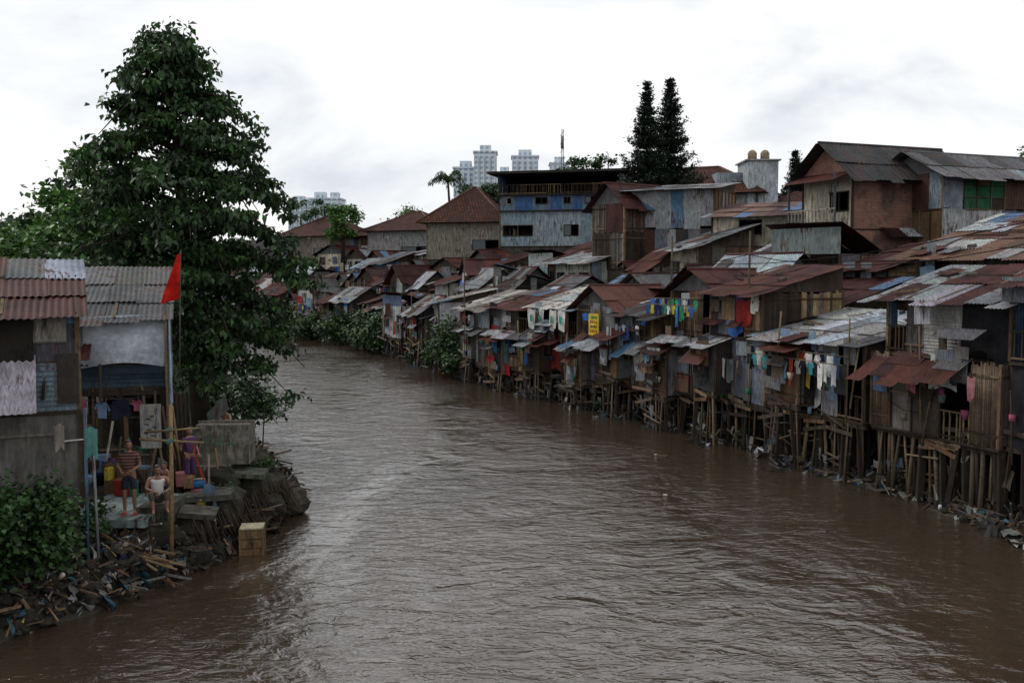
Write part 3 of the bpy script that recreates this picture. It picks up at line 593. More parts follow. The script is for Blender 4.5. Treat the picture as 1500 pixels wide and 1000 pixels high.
bt.inputs['Scale'].default_value=1; bt.inputs['Brick Width'].default_value=3.2; bt.inputs['Row Height'].default_value=3; bt.inputs['Mortar Size'].default_value=.75
nt.links.new(bt.outputs[0],p.inputs['Base Color']); p.inputs['Roughness'].default_value=.6
def tower(x,y,w,d,h):
    mb=MB(); mb.abox(x-w/2,x+w/2,y-d/2,y+d/2,0,h,(1,1,1),0)
    for k in range(4):
        xx=x-w/2+w*(k+.5)/4; mb.abox(xx-w*.07,xx+w*.07,y-d/2-1.2,y-d/2-.05,0,h-3,(1,1,1),0)
    mb.abox(x-w*.25,x+w*.25,y-d/4,y+d/4,h,h+4,(1,1,1),0); mb.abox(x-w*.5-.6,x+w*.5+.6,y-d/2-.6,y+d/2+.6,h-.8,h+.2,(1,1,1),0)
    e=empty('apartment_tower'); mb.build('facade',e,[M_TOW])
tower(-27.5,600,14,16,69);tower(-15.5,590,13,16,77);tower(8,620,16,16,78);tower(30,640,12,16,76);tower(-5,680,12,14,74)
tower(-131,620,12,14,50);tower(-122,640,14,14,54);tower(-111,630,10,14,53)
# ------------------------------------------------------------------ foliage
def leaves(name,P,size,mat,parent=None,droop=.5,asp=.45):
    P=np.asarray(P);n=len(P)
    az=rng.uniform(0,2*np.pi,n);el=rng.normal(-droop,.45,n)
    d=np.stack([np.cos(az)*np.cos(el),np.sin(az)*np.cos(el),np.sin(el)],1)
    up=np.tile([0,0,1.],(n,1))+rng.normal(0,.45,(n,3)); s=np.cross(d,up); s/=np.linalg.norm(s,axis=1)[:,None]+1e-6
    nn=np.cross(s,d); L=(size*rng.uniform(.6,1.3,n))[:,None]
    v0=P;v1=P+d*L*.45+s*L*asp+nn*L*.1;v2=P+d*L-nn*L*.1;v3_=P+d*L*.45-s*L*asp+nn*L*.1
    V=np.stack([v0,v1,v2,v3_],1).reshape(-1,3); b=np.arange(n)*4
    F=np.stack([b,b+1,b+2,b,b+2,b+3],1).reshape(-1,3)
    me=bpy.data.meshes.new(name); me.vertices.add(len(V)); me.vertices.foreach_set('co',V.ravel())
    me.loops.add(F.size); me.loops.foreach_set('vertex_index',F.ravel().astype(np.int32))
    me.polygons.add(len(F)); me.polygons.foreach_set('loop_start',np.arange(0,F.size,3,dtype=np.int32))
    me.polygons.foreach_set('loop_total',np.full(len(F),3,dtype=np.int32))
    me.update(calc_edges=True); me.validate(); me.materials.append(mat)
    ob=bpy.data.objects.new(name,me); COL.objects.link(ob); ob.parent=parent; return ob
BARK=(.06,.048,.038)
e=empty('broadleaf_tree'); mb=MB(); tx,ty=-11.8,36.
trunk=[(tx+.5,ty,1),(tx+.3,ty,4),(tx,ty,8),(tx-.25,ty,12),(tx-.4,ty,15.3)]
mb.tube(trunk,[.38,.3,.22,.12,.04],BARK,WOOD,10)
zz=[2.6,3.2,5,6.7,9.4,11.3,12.1,13.6,14.8,15.7];rr=[1.6,3.0,3.9,4.3,3.8,3.3,2.8,2.05,1.4,.35]
pts=[]
nb=128
for i in range(nb):
    z=3.2+12.2*((i+.5)/nb)**.95; az=i*2.39996+U(-.4,.4); Rm=np.interp(z,zz,rr)*U(.6,1.15)
    cx=np.interp(z,[1,4,8,12,15.3],[tx+.5,tx+.3,tx,tx-.25,tx-.4])
    lean=.35 if z<5.5 and math.cos(az)>0 else 0
    if z<4.6 and math.cos(az)<.1: Rm*=.5
    p0=Vector((cx,ty,z-.3)); dr=Vector((math.cos(az),math.sin(az),0))
    p1=p0+dr*Rm*.5+Vector((0,0,.35*Rm*.5)); p2=p0+dr*Rm*.8+Vector((0,0,.1*Rm)); p3=p0+dr*Rm*(1+lean*.2)-Vector((0,0,.22*Rm*(.5+lean)))
    mb.tube([p0,p1,p2,p3],[.07,.045,.03,.012],BARK,WOOD,5)
    for k in range(max(4,int(Rm*2.4))):
        f=U(.3,1.02); q=(p0.lerp(p1,f*2) if f<.5 else (p1.lerp(p2,(f-.5)/.3) if f<.8 else p2.lerp(p3,(f-.8)/.2)))
        sd=Vector((-dr.y,dr.x,0))*U(-1,1)*Rm*.25; q=q+sd
        m_=int(U(30,62)); sp=U(.18,.34)
        c=np.array(q)+rng.normal(0,1,(m_,3))*[sp,sp,sp*.34]; pts.append(c)
for k in range(8): pts.append(np.array([tx-.4,ty,15.1])+rng.normal(0,1,(22,3))*[.28,.28,.2]+[U(-.4,.4),0,U(-.7,.3)])
mb.build('trunk_and_limbs',e)
leaves('crown_leaves',np.concatenate(pts),.28,L_DARK,e,.75,asp=.28)
def broad(name,x,y,z0,top,rad,n,size,mat,kx=1):
    e=empty(name);mb=MB(); mb.tube([(x,y,z0-1),(x+.1,y,(z0+top)/2),(x,y,top-.8)],[rad*.09+.08,rad*.07,.03],BARK,WOOD,8)
    h=top-z0; P=[]
    for k in range(int(26*kx)):
        az=U(0,6.28); f=U(.25,.95); rr_=rad*math.sqrt(max(.05,1-((f-.55)/.48)**2))*U(.3,1)
        c=Vector((x+math.cos(az)*rr_,y+math.sin(az)*rr_,z0+h*f-.3*U(0,1)))
        mb.tube([(x,y,z0+h*f*.6),c],[.06,.02],BARK,WOOD,4)
        s=rad*U(.11,.22); m_=int(n/26/kx); P.append(np.array(c)+rng.normal(0,1,(m_,3))*[s,s,s*.6])
    mb.build('trunk_and_limbs',e); leaves('crown_leaves',np.concatenate(P),size,mat,e,.4)
broad('broadleaf_tree',-20.6,50,3,13.2,2.6,8000,.28,L_MID,1.5)
broad('broadleaf_tree',-19.0,46,3,10.4,2.8,6000,.28,L_MID,1.2)
broad('broadleaf_tree',-26,56,3,9.3,3.4,6000,.3,L_MID,1.2)
broad('broadleaf_tree',-20,44,2,8,3,6000,.28,L_DARK,1.2)
broad('broadleaf_tree',-37,70,3,11.8,4.6,7000,.42,L_DARK,1.4)
broad('broadleaf_tree',-44,76,3,12.2,5,7000,.42,L_DARK,1.4)
broad('broadleaf_tree',-34,80,3,10,4.5,5000,.42,L_BUSH,1.2)
for x,y,tp,rd in [(8,112,20.3,2.6),(10.5,110,20.6,2.4),(6,115,19.5,2),(-3.5,100,16,2.2),(-2,98,15.5,1.8),(-24,128,16.5,2.8),(-22,130,15.8,2.6),(-14,135,15.5,3),(35.5,66,16.4,2.2),(-20,118,15,2),(27,95,15,2.5)]:
    broad('broadleaf_tree',x,y,9,tp,rd,2200,.33,L_MID if R()<.5 else L_DARK,.8)
P_=[]
for k in range(420):
    x=U(-330,330);y=U(190,330)
    c=np.array([x,y,U(9,15 if x>-60 else 13)]); P_.append(c+rng.normal(0,1,(45,3))*[3,3,1.6])
leaves('distant_tree_mass',np.concatenate(P_),1.3,L_BUSH,None,.3)
def norfolk(x,y,z0,top,rad):
    e=empty('norfolk_pine');mb=MB(); mb.tube([(x,y,z0),(x,y,top)],[.2,.02],BARK,WOOD,6); P=[]
    z=z0+1.0
    while z<top-.1:
        f=(top-z)/(top-z0); r=rad*min(1,f*1.3)**.95*U(.72,1.18)+.06
        a0=U(0,6)
        for k in range(9):
            a=a0+k*6.28/9+U(-.25,.25); dr=Vector((math.cos(a),math.sin(a),0)); rk=r*U(.65,1.15)
            q0=Vector((x,y,z+U(-.1,.1)));q1=q0+dr*rk*.6+Vector((0,0,-.03));q2=q0+dr*rk+Vector((0,0,.25*rk))
            mb.tube([q0,q1,q2],[.03,.02,.01],BARK,WOOD,4)
            m_=int(60*rk)+10; ts=rng.uniform(.1,1,m_)
            l=np.array([np.array(q0.lerp(q1,t/.6) if t<.6 else q1.lerp(q2,(t-.6)/.4)) for t in ts])
            P.append(l+rng.normal(0,1,(m_,3))*[.12,.12,.065])
        z+=U(.3,.42)
    mb.build('trunk_and_whorls',e); leaves('needles',np.concatenate(P),.26,L_PINE,e,-.4,asp=.2)
norfolk(9.9,74,9,20.6,2.2);norfolk(11.9,76,9,21.4,2.7);norfolk(26.5,94,9,18.3,1.6)
e=empty('palm_tree');mb=MB(); px_,py_,pz=-6.2,97,15.8
mb.tube([(px_+.4,py_,9),(px_,py_,pz)],[.16,.1],BARK,WOOD,6);P_=[]
for k in range(15):
    a=k*.42+U(-.1,.1);L=U(1.5,2.1);pr=None;up=U(.2,1.1)
    for s in range(12):
        f=s/11; q=Vector((px_+math.cos(a)*L*f,py_+math.sin(a)*L*f,pz+up*math.sin(f*2.2)-f*f*.8)); P_+=[np.array(q)+rng.normal(0,.04,3) for _ in range(5)]
        if pr: mb.tube([pr,q],.02,(.05,.08,.03),BAM,3)
        pr=q
mb.build('trunk_and_fronds',e);leaves('leaflets',P_,.42,L_DARK,e,.8,asp=.06)
def bush(x,y,z,rx,ry,rz,n,size,mat=L_BUSH,name='bush'):
    e=empty(name);k=max(4,int(n/140));P=[];mb=MB()
    for i in range(k):
        v=rng.normal(0,1,3);v/=np.linalg.norm(v);v[2]=abs(v[2]);c=np.array([x,y,z])+v*[rx,ry,rz]*rng.uniform(.4,1.1)
        mb.tube([(x,y,z-.3),tuple(c)],[.03,.01],BARK,WOOD,4)
        P.append(c+rng.normal(0,1,(n//k,3))*min(rx,rz)*.2)
    mb.build('stems',e); leaves('leaves',np.concatenate(P),size,mat,e,.3)
L_FG=leafmat('leaf_shrub',(.016,.042,.013),(.04,.088,.026))
bush(-9.4,18.6,1.3,1.0,.9,1.3,6500,.12,L_FG);bush(-8.7,20.6,1.2,.4,.4,.6,800,.11,L_FG)
bush(-9.9,17.4,.9,.6,.6,.6,1200,.11,L_FG)
bush(-4.0,65.5,1.2,1.6,1.8,2.2,4500,.2);bush(-3.6,62.8,.8,.9,.9,1.5,1500,.18)
bush(-10.8,83,.6,1.6,2.0,2.6,3500,.26);bush(-12.8,87.5,.6,1.8,2,3,4500,.26);bush(-16,94,.5,1.8,2,2.8,3500,.28)
bush(-24,106,.5,2.5,2,3,3500,.3);bush(-20,100,.5,2,2,2.2,2500,.3)
bush(-6.4,72,.5,1.,1.5,1.6,2000,.22);bush(4.2,48.5,.3,.3,.4,.5,400,.12);bush(8.9,38.2,.2,.3,.3,.4,300,.1)
bush(-7.0,27.6,1.3,.35,.5,.35,500,.08,L_FG);bush(-7.3,24.9,1.2,.3,.3,.25,250,.07,L_FG)
for i in range(14):
    f=i/13; bush(-10.5-9*f*1.6,39+22*f*1.3,1.0,1.3,1.6,1.6,1300,.2)
# ------------------------------------------------------------------ left bank
MAR=[(.055,.014,.015),(.068,.018,.017),(.04,.013,.013),(.08,.032,.024)]
shack('tin_roof_house',(-8.75,20.0),(-12.4,18.3),3.2,2.0,[(1.95,[('plaster',(.15,.145,.135))]*2,None,0),(1.0,[(HM,(.18,.24,.29)),(Y,(.16,.14,.12))],None,0),(1.0,[W,P,(Mt,(.1,.06,.05))],None,0)],('shed',.95,MAR),stilt=False,side=[('plaster',(.12,.11,.1)),P],ov=.25,clut=.25,
 extras=lambda mb,a,t3,n3,L,z0,z1:[mb.box(Vector((a.x,a.y,0))+n3*.08+t3*x+Vector((0,0,z)),t3*w,n3*.01,Vector((0,0,h)),c,WOOD) for x,z,w,h,c in((.5,5.6,.3,.25,(.3,.28,.25)),(1.3,5.3,.5,.5,(.03,.028,.025)),(.2,4.6,.2,.5,(.06,.05,.045)),(1.0,3.5,.6,.03,(.2,.18,.16)),(2.2,3.9,.7,.04,(.08,.06,.05)))])
e=empty('rusty_awning');mb=MB();roofplane(mb,(-9.45,19.75,5.1),(-.9,-.43,0),(.25,-.55,-.75),2.2,1.1,MAR)
mb.pole((-9.3,19.6,4.2),(-9.3,19.9,5.2),.03);mb.build('sheets_and_post',e)
def l2x(mb,a,t3,n3,L,z0,z1):
    Z=Vector((0,0,1));A=Vector((a.x,a.y,0))
    mb.cloth(A+n3*.1+Z*5.6,t3,-Z,L*.75,1.3,(.6,.66,.74),.06,16,10)
    mb.cloth(A+n3*.14+t3*2.0+Z*5.5,t3,-Z,.8,1.0,(.2,.22,.22),.05)
    mb.pole(A+n3*.5+Z*1.2,A+n3*.3+Z*5.6,.045); mb.pole(A+n3*.6+t3*1.6+Z*1.2,A+n3*.3+t3*1.6+Z*4.4,.045)
    mb.cloth(A-t3*.1+n3*.2+Z*5.5,n3,-Z,.3,2.3,(.35,.45,.58),.04)
    mb.sheet(A+n3*.1+t3*1.8+Z*4.9,t3,(n3*.8-Z*.5).normalized(),1.4,.7,(.14,.06,.05),.12)
e=shack('tin_roof_house',(-9.05,26),(-12.6,24.9),3.4,3.75,[(.65,[(HP,(.06,.1,.14))]*2,None,0),(1.2,['plaster']*2,(.33,.35,.38),0)],('shed',1.15,[(.11,.115,.12),(.14,.145,.15),(.09,.09,.095)],0),stilt=dict(dens=.9,r=.05),ov=.2,extras=l2x,side=[(Mt,(.25,.28,.3))])
e=empty('laundry_line');mb=MB();laundry(mb,(-11.6,24.3,3.6),(1,.25,0),2.6,.9);mb.pole((-11.6,24.3,1.4),(-11.6,24.3,3.7),.03);mb.pole((-9.0,24.95,1.2),(-9.0,24.95,3.75),.035);mb.build('line_and_clothes',e)
e=empty('painted_board');mb=MB();mb.box((-9.0,24.6,2.9),(.24,.05,0),(-.004,.02,0),(0,0,.55),(.42,.42,.4),WOOD)
for k in range(9): mb.box((-9.0+U(-.15,.15),24.56+U(-.02,.02),2.6+.07*k),(.05,.01,.01*U(-1,1)),(0,.004,0),(0,0,.012),(.03,.03,.03),CLOTH)
mb.build('board',e)
e=empty('underfloor_shade_panels');mb=MB()  # dark wood panels added under the house, their colour standing in for shade
for k in range(5): bay(mb,(-8.6-.75*k,26.3-.2*k+U(-.2,.2)),(-1,-.2),(.2,-1),.8,1.2,U(2.3,3.6),random.choice(['planks','ply','metal']),(.06,.05,.04))
bay(mb,(-9.6,25.2),(-1,-.2),(.2,-1),1.2,1.3,2.4,'planks',(.09,.07,.055));mb.build('planks',e)
e=empty('household_clutter');mb=MB()
for k in range(85):
    x=U(-10.6,-7.5);y=U(23.9,26.2);z=hz(x,y)+.05; c=jit(random.choice(CLOTHS+WOODS+WOODS),.3)
    q=Vector((x,y,z+.1)); kk=R(); r_=Matrix.Rotation(U(0,3),3,'Z')
    if kk<.35: mb.box(q+Vector((0,0,U(0,.5))),r_@Vector((U(.1,.3),0,0)),r_@Vector((0,U(.05,.2),0)),(0,0,U(.05,.25)),c,WOOD)
    elif kk<.65: mb.beam(q,q+Vector((U(-.5,.5),U(-.2,.2),U(.5,1.6))),.04,c,WOOD)
    elif kk<.85: mb.tube([q,q+Vector((0,0,.25)),q+Vector((0,0,.3))],[.1,.15,.14],c,CLOTH,10)
    else: mb.cloth(q+Vector((0,0,.6)),(1,U(-.5,.5),0),(0,.1,-1),.4,.6,c,.06)
mb.build('boxes_buckets_and_sticks',e)
e=empty('concrete_slab');mb=MB();mb.abox(-9.9,-8.05,21.55,24.2,1.12,1.3,(.3,.38,.37),CONC);mb.abox(-8.45,-7.75,22.1,23.3,1.0,1.44,(.12,.11,.095),CONC);mb.build('slab',e)
def rock(mb,c,r,col,mat=CONC,n=9):
    vs=[];fs=[]
    for i in range(5):
        th=math.pi*(i+.5)/5
        for k in range(n):
            ph=2*math.pi*k/n; q=U(.78,1.12); vs.append((c[0]+r[0]*q*math.sin(th)**.6*math.cos(ph),c[1]+r[1]*q*math.sin(th)**.6*math.sin(ph),c[2]+r[2]*math.cos(th)*q))
    for i in range(4):
        for k in range(n): fs.append((i*n+k,(i+1)*n+k,(i+1)*n+(k+1)%n,i*n+(k+1)%n))
    fs.append(tuple(range(n)));fs.append(tuple(4*n+k for k in range(n))[::-1])
    mb.add(vs,fs,col,mat)
e=empty('broken_concrete_embankment');mb=MB()
for (x,y,z,a,b,c) in [(-8.1,22.0,.8,.7,.35,.35),(-7.5,23,.75,.5,.5,.4),(-7.2,24.6,.85,.6,.7,.5),(-7.6,25.6,1.25,.6,.4,.4),(-6.9,26.3,.9,.5,.6,.5),(-6.8,27.6,.7,.5,.8,.5),(-7.4,28,1.2,.6,.6,.5),(-6.6,25.2,.3,.35,.5,.3),(-7.1,22.3,.3,.3,.3,.25),(-6.6,29,.3,.4,.6,.4),(-8.6,21.3,.5,.4,.3,.35),(-7.0,22.9,.25,.3,.3,.2),(-6.2,27.6,.3,.5,.7,.35),(-6.4,26.2,.5,.4,.4,.3)]:
    rock(mb,(x,y,z),(a,b,c),jit((.065,.057,.047),.3))
for k in range(130):
    f=R(); x=-8.4+2.2*f+U(-.4,.4);y=21.2+6.3*f+U(-.9,.9); s_=U(.06,.26); rock(mb,(x,y,max(0,hz(x,y))+.08),(s_,s_*U(.7,1.2),s_*U(.4,.8)),jit(random.choice([(.07,.06,.05),(.14,.13,.115),(.1,.05,.035)]),.3),CONC,6)
mb.box((-7.5,24.3,1.25),(.6,.1,.02),(-.05,.5,0),(0,0,.07),(.15,.15,.13),CONC);mb.box((-7.15,26.0,1.45),(.65,.05,-.04),(-.05,.45,0),(0,0,.06),(.13,.14,.11),CONC)
mb.box((-7.35,23.0,1.12),(.4,.1,-.06),(-.06,.35,.02),(.02,0,.06),(.13,.12,.1),CONC)
mb.build('blocks',e)
e=empty('concrete_tank');mb=MB()
mb.box((-7.65,26.4,2.2),(.68,.06,0),(-.03,.45,0),(0,0,.52),(.26,.24,.2),CONC)
mb.box((-7.65,26.4,2.74),(.72,.06,0),(-.03,.06,0),(0,0,.035),(.22,.2,.17),CONC)
mb.box((-8.1,27.2,2.9),(.25,.02,.25),(0,.02,0),(-.05,0,.2),(.12,.15,.14),METAL)
for k,(x,z) in enumerate([(-.4,0),(-.33,.1),(-.2,0),(-.1,.05),(.0,-.05),(.05,.08),(.2,0),(.28,.06),(.36,-.04)]):
    mb.box((-7.65+x,25.93+x*.08,2.25+z),(.02 if k%2 else .06,.002,0),(0,.004,0),(0,0,.1 if k%2 else .018),(.08,.16,.1),CLOTH)
mb.build('tank_walls',e)
e=empty('bamboo_post');mb=MB();mb.pole((-7.48,21.5,.5),(-7.42,21.5,3.85),.045,(.34,.23,.11));mb.pole((-8.1,21.45,3.1),(-6.75,21.6,3.0),.03,(.3,.2,.1));mb.pole((-8.0,21.5,3.25),(-6.8,21.45,3.35),.025,(.25,.18,.1))
for z in(3.05,3.3): mb.tube([(-7.52,21.5,z-.05),(-7.4,21.5,z+.05)],.06,(.1,.2,.2),CLOTH,6)
mb.build('poles',e)
e=empty('bamboo_pole_pile');mb=MB()
for k in range(5): mb.pole((-8.6+U(-.1,.3),21.2+U(-.2,.2),.75),(-7.3+U(-.3,.3),20.9+U(-.3,.3),.45),.03,(.32,.22,.12))
for k in range(4): mb.pole((-8.9+.2*k,24.8,1.2),(-9.2+.25*k,24.6,3.4),.03)
mb.build('poles',e)
e=empty('wooden_crate');mb=MB();c=Vector((-6.25,23.6,.3));u=Vector((.27,.04,0));v=Vector((-.04,.27,0));Z=Vector((0,0,1))
mb.box(c+Z*.33,u,v,Z*.02,(.55,.5,.34),WOOD)
for s in(-1,1):
    for k in range(3): mb.box(c+v*s+Z*(-.25+.22*k),u*.99,v*.04,Z*.1,jit((.2,.13,.07),.1),WOOD); mb.box(c+u*s+Z*(-.25+.22*k),u*.04,v*.94,Z*.1,jit((.17,.11,.06),.1),WOOD)
    for q in(-1,1): mb.box(c+u*.96*s+v*.99*q,u*.09,v*.09,Z*.33,(.22,.15,.08),WOOD)
mb.build('slats',e)
e=empty('red_flag');mb=MB();mb.pole((-8.75,26.05,3.8),(-8.62,26.0,7.3),.018,(.15,.12,.1))
vs=[];F0=Vector((-8.62,25.98,7.2));nxx=6
for j in range(9):
    f=j/8; wdt=.08+.42*f
    for i in range(nxx+1):
        g_=i/nxx; vs.append(F0+Vector((-.04*f-wdt*g_,-.1*math.sin(g_*6+f*3)*f,-1.15*f-.16*g_*f)))
mb.add(vs,[(j*(nxx+1)+i,j*(nxx+1)+i+1,(j+1)*(nxx+1)+i+1,(j+1)*(nxx+1)+i) for j in range(8) for i in range(nxx)],(.7,.03,.02),CLOTH,True);mb.build('pole_and_cloth',e)
e=empty('water_pipe');mb=MB();mb.tube([(-8.62,19.9,.9),(-8.6,19.9,4.0)],.035,(.12,.2,.3),METAL,8);mb.tube([(-8.45,20,.9),(-8.5,20,3.2)],.03,(.3,.32,.33),METAL,8);mb.tube([(-11,19.2,3.2),(-9.5,19.7,3.3),(-8.6,20,3.35)],.02,(.6,.6,.6),CLOTH,6);mb.cloth((-8.6,19.85,3.6),(1,.2,0),(0,0,-1),.25,.6,(.1,.24,.22),.05);mb.cloth((-9.1,19.6,3.7),(1,.2,0),(0,0,-1),.2,.5,(.3,.27,.22),.05);mb.build('pipes',e)
mb=MB()
def scatter(line,n,r,side,kf=1):
    for k in range(n):
        f=U(0,len(line)-1.001);i=int(f);a=Vector(line[i]);b=Vector(line[i+1]);p=a.lerp(b,f-i);t=(b-a).normalized();q=p+Vector((-t.y,t.x))*side*abs(random.gauss(.5,r))
        z=max(0,hz(q.x,q.y))+U(.0,.15);kk=R();c=Vector((q.x,q.y,z))
        rt=Matrix.Rotation(U(0,6.28),3,Vector((U(-.4,.4),U(-.4,.4),1)).normalized())
        if kk<.38: mb.cloth(c+Vector((0,0,.1)),rt@Vector((1,0,0)),rt@Vector((0,.6,-.7)),U(.1,.35)*kf,U(.1,.45)*kf,jit(random.choice([(.22,.22,.21),(.08,.07,.06),(.05,.042,.035),(.15,.13,.11),(.05,.12,.16),(.1,.07,.05),(.5,.5,.49)]),.3),.05,4,3)
        elif kk<.72: mb.beam(c,c+rt@Vector((U(.2,.9)*kf,0,U(-.2,.25))),U(.02,.05),jit(random.choice(WOODS)),WOOD)
        elif kk<.75: mb.tube([c,c+rt@Vector((.12,0,.1))],.05,jit(random.choice(CLOTHS)),CLOTH,8)
        else: rock(mb,c,(U(.06,.2),U(.06,.2),U(.05,.14)),jit((.055,.048,.04),.4),CONC,6)
scatter(LB[2:10],900,.55,1);scatter(RB[2:12],700,.8,-1);scatter(LB[3:8],1200,.45,1,.8);scatter(RB[1:4],500,.6,-1)
for k in range(9):
    x,y=random.choice([(U(3,9),U(28,40)),(U(-3,3),U(35,60)),(U(6,10),U(26,34))]); s_=U(.03,.06)
    mb.box((x,y,.01),(s_,U(-.02,.02),0),(U(-.02,.02),s_*.6,0),(0,0,.015),jit(random.choice([(.5,.5,.48),(.1,.08,.05)])),CLOTH)
mb.build('river_debris')
mb=MB()
for k in range(260):
    f=U(0,1);x=-7.2+.9*f+U(-.2,.2);y=22.4+5*f+U(-.2,.2);z=U(.5,1.1);q=Vector((x,y,z));mb.tube([q,q+Vector((.15,-.1,-.3)),q+Vector((U(0,.5),U(-.3,.1),-U(.4,.9)))],[.02,.015,.006],jit((.06,.045,.035),.4),WOOD,4)
mb.build('exposed_roots')
e=empty('wash_basin');mb=MB();mb.tube([(-7.9,24.6,1.35),(-7.9,24.6,1.5)],[.16,.24],(.04,.14,.32),CLOTH,14);mb.build('bowl',e)
# ------------------------------------------------------------------ people
def flatmat(name,c,r=.7,stripe=None):
    m,nt,p=newmat(name);p.inputs['Base Color'].default_value=(*c,1);p.inputs['Roughness'].default_value=r
    if stripe:
        tc=N(nt,'ShaderNodeTexCoord');w=N(nt,'ShaderNodeTexWave');w.bands_direction='Z';w.inputs['Scale'].default_value=4.5;nt.links.new(tc.outputs['Object'],w.inputs[0])
        nt.links.new(ramp(nt,w.outputs[1],[(.45,c),(.55,stripe)]),p.inputs['Base Color'])
    return m
SK=flatmat('skin',(.22,.11,.068),.5);HAIR=flatmat('hair',(.01,.009,.008),.5);EYE=flatmat('eye',(.02,.015,.01),.2);LIP=flatmat('lips',(.12,.045,.035),.5)
def skinobj(name,V,E,Rd,mat,parent):
    me=bpy.data.meshes.new(name);me.from_pydata(V,E,[]);ob=bpy.data.objects.new(name,me);COL.objects.link(ob)
    ob.modifiers.new('Skin','SKIN')
    for i,r in enumerate(Rd): me.skin_vertices[0].data[i].radius=(r,r) if isinstance(r,(int,float)) else r
    me.skin_vertices[0].data[0].use_root=True
    ss=ob.modifiers.new('Sub','SUBSURF');ss.levels=2;ss.render_levels=2
    ob.modifiers['Skin'].use_smooth_shade=True
    me.materials.append(mat);ob.parent=parent;return ob
def person(name,loc,rot,J,top=None,bottom=None,sc=1):
    e=empty(name);e.location=loc;e.rotation_euler=(0,0,rot);e.scale=(sc,)*3
    k=['pel','spi','che','nec','hb','lsh','lel','lwr','rsh','rel','rwr','lhi','lkn','lan','lto','rhi','rkn','ran','rto']
    V=[J[x] for x in k];I={x:i for i,x in enumerate(k)}
    ed=[('pel','spi'),('spi','che'),('che','nec'),('nec','hb'),('che','lsh'),('lsh','lel'),('lel','lwr'),('che','rsh'),('rsh','rel'),('rel','rwr'),('pel','lhi'),('lhi','lkn'),('lkn','lan'),('lan','lto'),('pel','rhi'),('rhi','rkn'),('rkn','ran'),('ran','rto')]
    rd=dict(pel=(.12,.1),spi=(.115,.09),che=(.13,.1),nec=.055,hb=.05,lsh=.058,lel=.04,lwr=.027,rsh=.058,rel=.04,rwr=.027,lhi=.085,lkn=.055,lan=.036,lto=.03,rhi=.085,rkn=.055,ran=.036,rto=.03)
    skinobj('body',V,[(I[a],I[b]) for a,b in ed],[rd[x] for x in k],SK,e)
    L=lambda a,b,f:tuple(Vector(J[a]).lerp(Vector(J[b]),f))
    if top:
        slv=top[1]
        vv=[J['che'],J['spi'],L('spi','pel',.8),L('che','nec',.55)];ee=[(0,1),(1,2),(0,3)];r=[(.148,.118),(.132,.108),(.135,.115),.085]
        vv+=[J['lsh'],J['rsh']];ee+=[(0,4),(0,5)];r+=[.07 if slv else .06]*2
        if slv: vv+=[L('lsh','lel',slv),L('rsh','rel',slv)];ee+=[(4,6),(5,7)];r+=[.058,.058]
        skinobj('shirt',vv,ee,r,top[0],e)
    if bottom:
        f=bottom[1];vv=[J['pel'],L('pel','spi',.35),J['lhi'],J['rhi'],L('lhi','lkn',min(f,1)),L('rhi','rkn',min(f,1))];ee=[(0,1),(0,2),(0,3),(2,4),(3,5)];r=[(.135,.115),(.128,.105),.1,.1,.082,.082]
        if f>1: vv+=[L('lkn','lan',f-1),L('rkn','ran',f-1)];ee+=[(4,6),(5,7)];r+=[.06,.06]
        skinobj('shorts',vv,ee,r,bottom[0],e)
    hc=Vector(J['head']);yaw=J.get('yaw',0);pit=J.get('pit',0);Rm=Matrix.Rotation(yaw,3,'Z')@Matrix.Rotation(pit,3,'X')
    h=MB()
    def ell(c,r,mat,fn=None,lat=(0,1),n=16,mm=12):
        vs=[];fs=[]
        for i in range(mm+1):
            th=math.pi*(lat[0]+(lat[1]-lat[0])*i/mm)
            for q in range(n):
                ph=2*math.pi*q/n;p=Vector((r[0]*math.sin(th)*math.cos(ph),r[1]*math.sin(th)*math.sin(ph),r[2]*math.cos(th)))
                if fn:p=fn(p)
                vs.append(hc+Rm@(p+Vector(c)))
        for i in range(mm):
            for q in range(n): fs.append((i*n+q,(i+1)*n+q,(i+1)*n+(q+1)%n,i*n+(q+1)%n))
        h.add(vs,fs,(1,1,1),mat,True)
    def hd(p):
        if p.z<0: k=1+p.z*2.6; p=Vector((p.x*max(.55,k),p.y*max(.7,k+.1)-(.012 if p.y<0 else 0),p.z))
        return p
    ell((0,0,0),(.076,.096,.118),0,hd)
    ell((0,-.097,-.012),(.013,.02,.026),0,n=8,mm=6)
    for s in(-1,1):
        ell((s*.03,-.083,.01),(.013,.01,.008),2,n=8,mm=6);ell((s*.077,.005,-.005),(.012,.022,.032),0,n=8,mm=6);ell((s*.03,-.09,.028),(.02,.006,.005),1,n=8,mm=6)
    ell((0,-.088,-.052),(.026,.01,.008),3,n=8,mm=6)
    ell((0,.012,.014),(.083,.1,.12),1,lambda p:Vector((p.x,p.y,p.z)) if p.y>-.045 or p.z>.06 else Vector((p.x*.9,p.y*.72,p.z)),(0,.55))
    h.build('head',e,[SK,HAIR,EYE,LIP])
    hb=MB()
    for s,el,wr in(('l','lel','lwr'),('r','rel','rwr')):
        w=Vector(J[wr]);d=(w-Vector(J[el])).normalized();a=d.cross(Vector((0,1,.2))).normalized();b=d.cross(a)
        hb.tube([w-d*.01,w+d*.04,w+d*.085],[.026,.04,.036],(1,1,1),0,8,flat=.5)
        for q,(o,l) in enumerate(((-.027,.066),(-.009,.075),(.009,.07),(.026,.055))):
            s0=w+d*.075+a*o;hb.tube([s0,s0+d*l*.45+b*.006,s0+d*l*.75+b*.02,s0+d*l+b*.04],[.0095,.009,.008,.006],(1,1,1),0,6)
